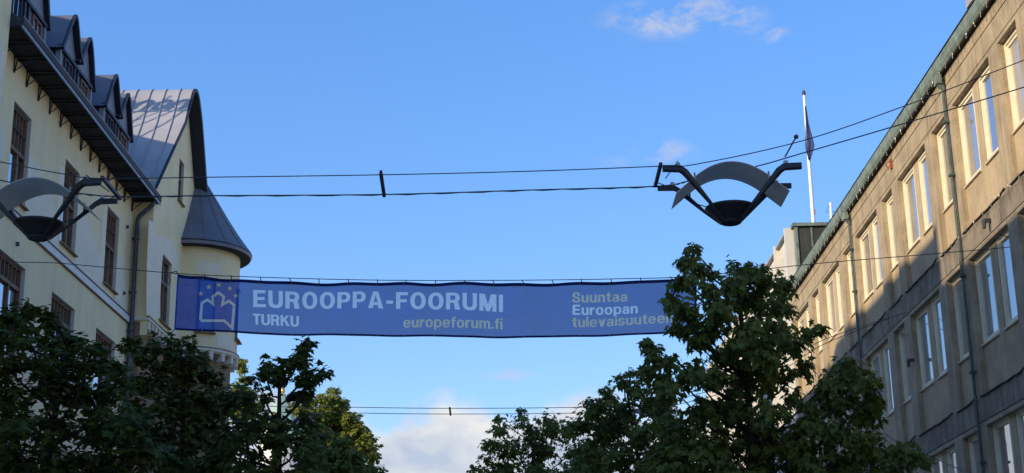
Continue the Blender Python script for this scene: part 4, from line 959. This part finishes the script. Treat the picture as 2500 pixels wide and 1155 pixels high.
fw = [wpt(x, y, YFw) for x, y in ((-200, 408), (0, 440), (150, 466), (285, 480), (500, 478), (938, 475), (1300, 464), (1600, 455), (1690, 440), (1840, 408), (1960, 374), (2250, 289), (2500, 213), (2600, 180))]
fw[0] = (-11.95, YFw - 0.1, fw[1][2] + 0.95); fw.append((9.97, YFw - 0.05, fw[-1][2] + 0.6))
wire('lamp_wire', fw, 0.0105, 'wire_dark', 'farther, lower wire of the pair carrying the two near lamps')
# power cable twisted round the farther wire
sp = smooth_path(fw, 14); tw = []
for i, p in enumerate(sp):
    if -7 < p[0] < 3: a = i * 1.9; tw.append((p[0], p[1] + 0.007 * math.cos(a), p[2] - 0.006 + 0.007 * math.sin(a)))
wire('power_cable', tw, 0.009, 'wire_dark', 'black power cable wound around the farther lamp wire', 'cable', sm=False)
p0, p1 = Vector(wpt(930, 424, YN)), Vector(wpt(938, 478, YFw))
sb = thing('spacer_bar', tuple((p0 + p1) / 2), 'short black spacer bar between the two near lamp wires', 'spacer bar')
part('bar', MB().tube([tuple(p0), tuple(p1)], 0.036, 4), 'lamp_dark', sb); part('clamp', MB().tube([tuple(p0 + Vector((0, 0, .05))), tuple(p0 + Vector((0, 0, -.02)))], 0.02, 5), 'lamp_dark', sb)
ZF = 9.02
for yq, py, lab in ((41.5, 996.0, 'nearer thin wire of the distant pair above the far trees'), (42.45, 1010.0, 'farther thin wire of the distant pair above the far trees')):
    pts = [wpt(x, y + py - 996, yq) for x, y in ((600, 986), (855, 994), (1098, 997), (1390, 995), (1560, 990), (1750, 950), (1900, 895))]
    e1 = atx(2212 if yq < 42 else 2170, 763 if yq < 42 else 778, 9.9)
    pts = [(-11.9, yq, pts[0][2] + 0.9)] + pts + [wpt(2010, 830 + (py - 996) * 0.8, 40.2), tuple(e1)]
    wire('lamp_wire', pts, 0.010, 'wire_dark', lab)
p0, p1 = Vector(wpt(1098, 996, 41.5)), Vector(wpt(1100, 1013, 42.45)); sb = thing('spacer_bar', tuple((p0 + p1) / 2), 'tiny black spacer bar between the distant pair of wires', 'spacer bar')
part('bar', MB().tube([tuple(p0), tuple(p1)], 0.036, 4), 'lamp_dark', sb)
# ------------------------------------------------------------------ trees
half = [(0.0, 0.0), (0.16, -0.10), (0.34, -0.06), (0.25, 0.16), (0.56, 0.36), (0.24, 0.47), (0.15, 0.70)]
outl = half + [(0.0, 1.0)] + [(-a, b) for a, b in half[:0:-1]]
LV = np.array([(0.0, 0.32, 0.0)] + [(a, b, 0.0) for a, b in outl]); LV[:, 2] = -0.22 * np.abs(LV[:, 0]) ** 1.2 - 0.16 * np.clip(LV[:, 1], 0, 1) ** 2 + 0.02
LF = np.array([(0, i, i % len(outl) + 1) for i in range(1, len(outl) + 1)])
half2 = [(0.0, 0.0), (0.30, 0.0), (0.50, 0.38), (0.16, 0.62)]
outl2 = half2 + [(0.0, 1.0)] + [(-a, b) for a, b in half2[:0:-1]]
LV2 = np.array([(a, b, -0.2 * abs(a) - 0.12 * b * b) for a, b in outl2]); LF2 = np.array([(0, i, i + 1) for i in range(1, len(outl2) - 1)])
leaf_mesh = {}
def get_leaf_mesh(m):
    if m not in leaf_mesh:
        me = bpy.data.meshes.new('leaf'); me.from_pydata(LV.tolist(), [], LF.tolist()); me.materials.append(MATS[m]); leaf_mesh[m] = me
    return leaf_mesh[m]
def unit(a): return a / np.maximum(np.linalg.norm(a, axis=-1, keepdims=True), 1e-9)
def big_mesh(name, V, Fc, m):
    me = bpy.data.meshes.new(name); nv, nf = len(V), len(Fc); me.vertices.add(nv); me.vertices.foreach_set('co', V.astype(np.float32).ravel())
    me.loops.add(nf * 3); me.loops.foreach_set('vertex_index', Fc.astype(np.int32).ravel())
    me.polygons.add(nf); me.polygons.foreach_set('loop_start', np.arange(0, nf * 3, 3, dtype=np.int32)); me.update(calc_edges=True); me.materials.append(MATS[m]); return me
def grow(centers, radii, dens, size, flat, rng):
    P, T, Nn, S = [], [], [], []
    for c, r in zip(centers, radii):
        nt = max(9, int(dens * 34 * (r / 0.45) ** 1.7)); 
        d = unit(rng.normal(size=(nt, 3)) * np.array([1, 1, 0.6]) + np.array([0, 0, 0.12])); ln = r * rng.uniform(0.55, 1.05, nt)
        st = c + rng.normal(size=(nt, 3)) * r * 0.22
        for i in range(nt):
            k = max(5, int(rng.integers(6, 11) * (ln[i] / 0.42)))
            u = rng.uniform(0.15, 1.0, k); p = st[i] + d[i] * (u * ln[i])[:, None]; p[:, 2] -= 0.10 * r * u ** 2
            side = unit(np.cross(d[i], [0, 0, 1.0]) + 1e-6); sg = rng.choice([-1, 1], k)[:, None]
            tip = unit(d[i] * rng.uniform(0.2, 1.0, (k, 1)) + side * sg * rng.uniform(0.3, 1.0, (k, 1)) + rng.normal(size=(k, 3)) * 0.25 + np.array([0, 0, -1.0]) * rng.uniform(0.05, 0.9, (k, 1)) * (1 - flat * 0.75))
            out = unit(p - c + np.array([0, -0.25 * r, 0.0])); tip = unit(tip + (np.array([0, 0, -0.9]) + out * 0.35) * (1 - flat) * 1.2)
            nrm = np.array([0, 0, 1.0]) * (0.55 + 0.6 * flat) + out * (1.0 - 0.75 * flat) + rng.normal(size=(k, 3)) * (0.42 - 0.15 * flat)
            p = p + tip * 0.05 + rng.normal(size=(k, 3)) * 0.035
            P.append(p); T.append(tip); Nn.append(nrm); S.append(size * rng.uniform(0.65, 1.25, k))
    P, T, Nn, S = np.concatenate(P), np.concatenate(T), np.concatenate(Nn), np.concatenate(S)
    Nn = unit(Nn - T * (Nn * T).sum(1, keepdims=True)); X = np.cross(T, Nn)
    return P, np.stack([X, T, Nn], 2), S                # columns = local axes
def tree(name, label, cat_group, base, clumps, Yt, depth, leaf_m, size, dens, flat, seed, single=0, simple=False, extra=2, trunk_top=None, trunk_r=0.16):
    rng = np.random.default_rng(seed)
    t = thing(name, base, label, 'tree', cat_group); b0 = np.array(base)
    C_, R_ = [], []
    for (x, y, r) in clumps:
        for e in range(extra if r > 24 or extra > 2 else 1):
            dy = rng.uniform(-depth, depth) if e else rng.uniform(-depth, depth) * 0.45
            j = r * 0.35 if e else 0
            p = aty(x + rng.uniform(-j, j), y + rng.uniform(-j, j), Yt + dy); C_.append(tuple(p)); R_.append(r * (Yt + dy) / F_PX * rng.uniform(0.85, 1.1))
    C_, R_ = np.array(C_), np.array(R_)
    P, FR, S = grow(C_, R_, dens, size, flat, rng)
    lv, lf = (LV2, LF2) if simple else (LV, LF)
    sel = np.zeros(len(P), bool)
    if single:
        key = P[:, 1] + rng.uniform(0, 0.5, len(P)); sel[np.argsort(key)[:single]] = True
    q = ~sel; n = q.sum()
    V = np.einsum('nij,kj->nki', FR[q], lv) * S[q][:, None, None] + P[q][:, None, :] - b0
    Fc = (lf[None] + (np.arange(n) * len(lv))[:, None, None]).reshape(-1, 3)
    cr = bpy.data.objects.new('crown', big_mesh('crown', V.reshape(-1, 3), Fc, leaf_m)); COL.objects.link(cr); cr.parent = t; cr['kind'] = 'stuff'
    me = get_leaf_mesh(leaf_m)
    for i in np.where(sel)[0]:
        o = bpy.data.objects.new('leaf', me); COL.objects.link(o); o.parent = cr
        M = Matrix.Identity(4)
        for a in range(3):
            for b in range(3): M[a][b] = FR[i][a, b] * S[i]
            M[a][3] = P[i][a] - b0[a]
        o.matrix_basis = M
    # trunk and limbs
    top = np.array(trunk_top if trunk_top is not None else (C_[:, 0].mean(), C_[:, 1].mean(), C_[:, 2].max() - 0.6))
    n = 9; tp = []
    for i in range(n):
        u = i / (n - 1); p = b0 * (1 - u) + top * u; p = p + np.array([math.sin(u * 5 + seed) * 0.10, math.cos(u * 4 + seed) * 0.10, 0]) * math.sin(math.pi * u); tp.append(p)
    rr = [trunk_r * (1 - 0.88 * (i / (n - 1)) ** 0.8) + 0.008 for i in range(n)]
    tr = part('trunk', MB().tube([tuple(p) for p in tp], rr, 9), 'bark', t, smooth_=True)
    for c, r in list(zip(C_, R_))[::2]:
        zt = c[2] - 0.55 * math.hypot(c[0] - top[0], c[1] - top[1]) - 0.25; zt = min(max(zt, top[2] * 0.45), top[2] - 0.15); u = min(max(zt / top[2], 0), 1)
        i = min(int(u * (n - 1)), n - 2); f = u * (n - 1) - i; a = tp[i] * (1 - f) + tp[i + 1] * f; ra = (rr[i] * (1 - f) + rr[i + 1] * f) * 0.5
        mid = (a + c) / 2 + np.array([0, 0, -0.12]) + rng.normal(size=3) * 0.06; end = c + unit((c - a)[None])[0] * r * 0.6
        part('limb', MB().tube([tuple(a), tuple(a * .5 + mid * .5 + rng.normal(size=3) * .03), tuple(mid), tuple(c), tuple(end)], [min(ra, 0.030), min(ra, 0.026), 0.019, 0.010, 0.004], 5, caps=False), 'bark', tr)
    return t
def base_at(px, Y): p = aty(px, 950, Y); return (p.x, Y, 0.0)
GR, GL = 'maples along the right side of the street', 'trees along the left side of the street'
R1c = [(1690, 606, 24), (1676, 640, 30), (1712, 655, 30), (1668, 690, 34), (1722, 700, 36), (1640, 735, 26), (1668, 752, 38), (1690, 800, 34), (1650, 800, 16),
       (1820, 655, 40), (1790, 690, 46), (1862, 672, 40), (1905, 690, 34), (1760, 740, 52), (1840, 730, 55), (1905, 745, 40), (1740, 790, 48), (1820, 800, 55), (1890, 810, 48), (1995, 800, 20), (1965, 806, 20),
       (1700, 830, 26), (1935, 845, 36), (1860, 860, 55), (1780, 860, 50), (1965, 888, 22), (1928, 908, 20), (1935, 962, 24), (1990, 985, 24),
       (1582, 838, 20), (1598, 866, 26), (1575, 896, 24), (1625, 890, 34), (1680, 905, 42), (1742, 915, 48), (1640, 945, 46), (1810, 925, 52), (1870, 925, 42),
       (2075, 908, 42), (2020, 935, 34), (2110, 935, 42), (2135, 965, 24), (2048, 975, 48), (1970, 1035, 40), (2105, 1010, 44), (1885, 1005, 52), (1800, 1000, 55), (1715, 1000, 55),
       (2190, 1092, 40), (2235, 1108, 26), (2255, 1120, 18), (2120, 1085, 52), (2030, 1060, 58), (1945, 1080, 60), (1850, 1075, 62), (1760, 1080, 62), (2060, 1135, 60), (1960, 1150, 60), (1860, 1150, 62), (1750, 1150, 60), (2160, 1150, 50), (1660, 1060, 60), (1650, 1140, 60)]
tree('maple_tree', 'tall dark maple in front of the right end of the banner', GR, base_at(1812, 26.0), R1c, 26.0, 1.3, 'leaf_right', 0.132, 1.1, 0.15, 11, single=300, trunk_top=tuple(aty(1800, 640, 26.0)), trunk_r=0.17)
R2c = [(1535, 905, 22), (1515, 935, 26), (1550, 950, 34), (1475, 950, 18), (1488, 975, 28), (1440, 975, 18), (1450, 1000, 30), (1520, 1000, 44), (1590, 985, 44), (1425, 1035, 32), (1480, 1050, 48), (1560, 1060, 52), (1630, 1030, 50), (1440, 1095, 48), (1520, 1120, 55), (1610, 1120, 55), (1690, 1090, 55), (1430, 1150, 45), (1560, 1160, 55), (1680, 1155, 50)]
tree('maple_tree', 'second maple on the right, lower and farther than the tall one', GR, base_at(1640, 35.0), R2c, 35.0, 1.5, 'leaf_right', 0.13, 0.95, 0.35, 12, single=300)
R3c = [(1270, 1000, 16), (1268, 1025, 24), (1215, 1020, 14), (1222, 1045, 26), (1330, 1022, 24), (1355, 1045, 34), (1300, 1060, 38), (1395, 1040, 34), (1205, 1085, 28), (1250, 1090, 44), (1330, 1100, 46), (1405, 1100, 46), (1180, 1120, 24), (1170, 1148, 26), (1230, 1145, 46), (1310, 1150, 46), (1390, 1155, 46), (1460, 1130, 40)]
tree('maple_tree', 'farthest maple of the right row, beside the white cloud', GR, base_at(1330, 47.0), R3c, 47.0, 1.6, 'leaf_right', 0.13, 0.75, 0.4, 13)
L1c = [(15, 775, 30), (55, 765, 30), (98, 768, 28), (128, 788, 22), (20, 825, 42), (80, 820, 42), (140, 825, 34), (192, 835, 26), (232, 850, 26), (20, 885, 50), (90, 885, 50), (160, 885, 46), (225, 895, 40), (275, 890, 34), (30, 955, 60), (120, 955, 60), (210, 960, 58), (290, 950, 48), (50, 1035, 70), (150, 1040, 70), (250, 1035, 66), (330, 1020, 55), (40, 1120, 75), (150, 1125, 75), (260, 1120, 75), (350, 1110, 65)]
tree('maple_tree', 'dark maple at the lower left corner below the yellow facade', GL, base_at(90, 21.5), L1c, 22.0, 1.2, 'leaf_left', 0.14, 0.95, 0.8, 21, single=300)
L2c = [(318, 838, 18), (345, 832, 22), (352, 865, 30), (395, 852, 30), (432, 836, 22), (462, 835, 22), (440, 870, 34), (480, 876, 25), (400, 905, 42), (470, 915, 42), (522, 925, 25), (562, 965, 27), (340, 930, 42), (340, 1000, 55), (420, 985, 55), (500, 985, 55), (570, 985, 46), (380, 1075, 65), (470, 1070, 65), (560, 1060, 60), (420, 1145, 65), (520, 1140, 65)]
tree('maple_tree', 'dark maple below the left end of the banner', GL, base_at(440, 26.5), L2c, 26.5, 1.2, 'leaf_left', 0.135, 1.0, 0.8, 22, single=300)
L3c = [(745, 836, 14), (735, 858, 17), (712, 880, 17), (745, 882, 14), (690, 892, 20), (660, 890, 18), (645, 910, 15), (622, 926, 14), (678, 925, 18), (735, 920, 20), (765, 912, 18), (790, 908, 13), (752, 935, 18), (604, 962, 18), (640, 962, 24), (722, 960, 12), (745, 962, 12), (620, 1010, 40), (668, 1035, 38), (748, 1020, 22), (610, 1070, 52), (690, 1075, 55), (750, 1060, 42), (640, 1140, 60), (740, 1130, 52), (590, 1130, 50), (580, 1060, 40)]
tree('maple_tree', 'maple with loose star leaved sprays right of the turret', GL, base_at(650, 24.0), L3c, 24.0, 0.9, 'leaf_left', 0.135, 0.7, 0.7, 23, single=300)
L4c = [(818, 955, 14), (806, 978, 22), (836, 982, 20), (762, 975, 16), (785, 968, 12), (815, 1008, 34), (848, 1012, 24), (780, 1010, 32), (735, 1000, 26), (862, 1048, 28), (886, 1060, 22), (832, 1050, 40), (775, 1055, 44), (892, 1092, 26), (906, 1112, 18), (858, 1095, 40), (800, 1110, 50), (860, 1150, 45)]
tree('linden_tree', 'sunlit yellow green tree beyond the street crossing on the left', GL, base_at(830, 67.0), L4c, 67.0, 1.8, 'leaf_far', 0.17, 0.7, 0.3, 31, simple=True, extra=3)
L6c = [(800, 1062, 24), (770, 1045, 26), (840, 1080, 28), (870, 1105, 24), (760, 1090, 42), (815, 1105, 40), (865, 1130, 32), (895, 1140, 22), (922, 1140, 14), (936, 1152, 10), (905, 1155, 26), (780, 1140, 46), (840, 1150, 42)]
tree('linden_tree', 'lower shaded green tree in front of the sunlit one by the cloud', GL, base_at(800, 55.0), L6c, 55.0, 1.6, 'leaf_right', 0.15, 0.75, 0.3, 33, simple=True, extra=2)
L5c = [(588, 880, 10), (592, 900, 14), (598, 925, 18), (585, 945, 22), (605, 960, 22), (620, 990, 26), (590, 1000, 30)]
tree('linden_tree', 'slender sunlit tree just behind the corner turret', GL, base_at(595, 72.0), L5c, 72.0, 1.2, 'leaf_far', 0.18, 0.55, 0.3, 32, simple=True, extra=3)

# ------------------------------------------------------------------ church tower far off
YC = 150.0
tp_, bs = aty(690, 968, YC), aty(688, 1000, YC)
ch = thing('church_tower', (tp_.x, YC, 0), 'green copper church roof with a gilded cross glimpsed through the left leaves', 'church')
rb = 1.15
part('drum', MB().lathe([(2.2, 0), (2.2, bs.z - 3.2), (1.0, bs.z - 3.0)], (tp_.x, YC), 8), 'plaster_white', ch)
part('roof', MB().lathe([(2.6, bs.z - 3.4), (1.55, bs.z - 1.1), (1.25, bs.z - 0.1), (0.42, tp_.z - 0.2), (0.30, tp_.z + 0.25), (0.0, tp_.z + 0.3)], (tp_.x, YC), 8), 'copper_mint', ch)
part('orb', MB().lathe([(0.0, tp_.z + 0.25), (0.20, tp_.z + 0.4), (0.25, tp_.z + 0.6), (0.16, tp_.z + 0.85), (0.0, tp_.z + 0.95)], (tp_.x, YC), 10), 'gold', ch, smooth_=True)
cr_ = MB().box(tp_.x - 0.13, tp_.x + 0.13, YC - 0.1, YC + 0.1, tp_.z + 0.9, tp_.z + 2.1); cr_.box(tp_.x - 0.45, tp_.x - 0.131, YC - 0.1, YC + 0.1, tp_.z + 1.5, tp_.z + 1.75); cr_.box(tp_.x + 0.131, tp_.x + 0.45, YC - 0.1, YC + 0.1, tp_.z + 1.5, tp_.z + 1.75)
part('cross', cr_, 'gold', ch)
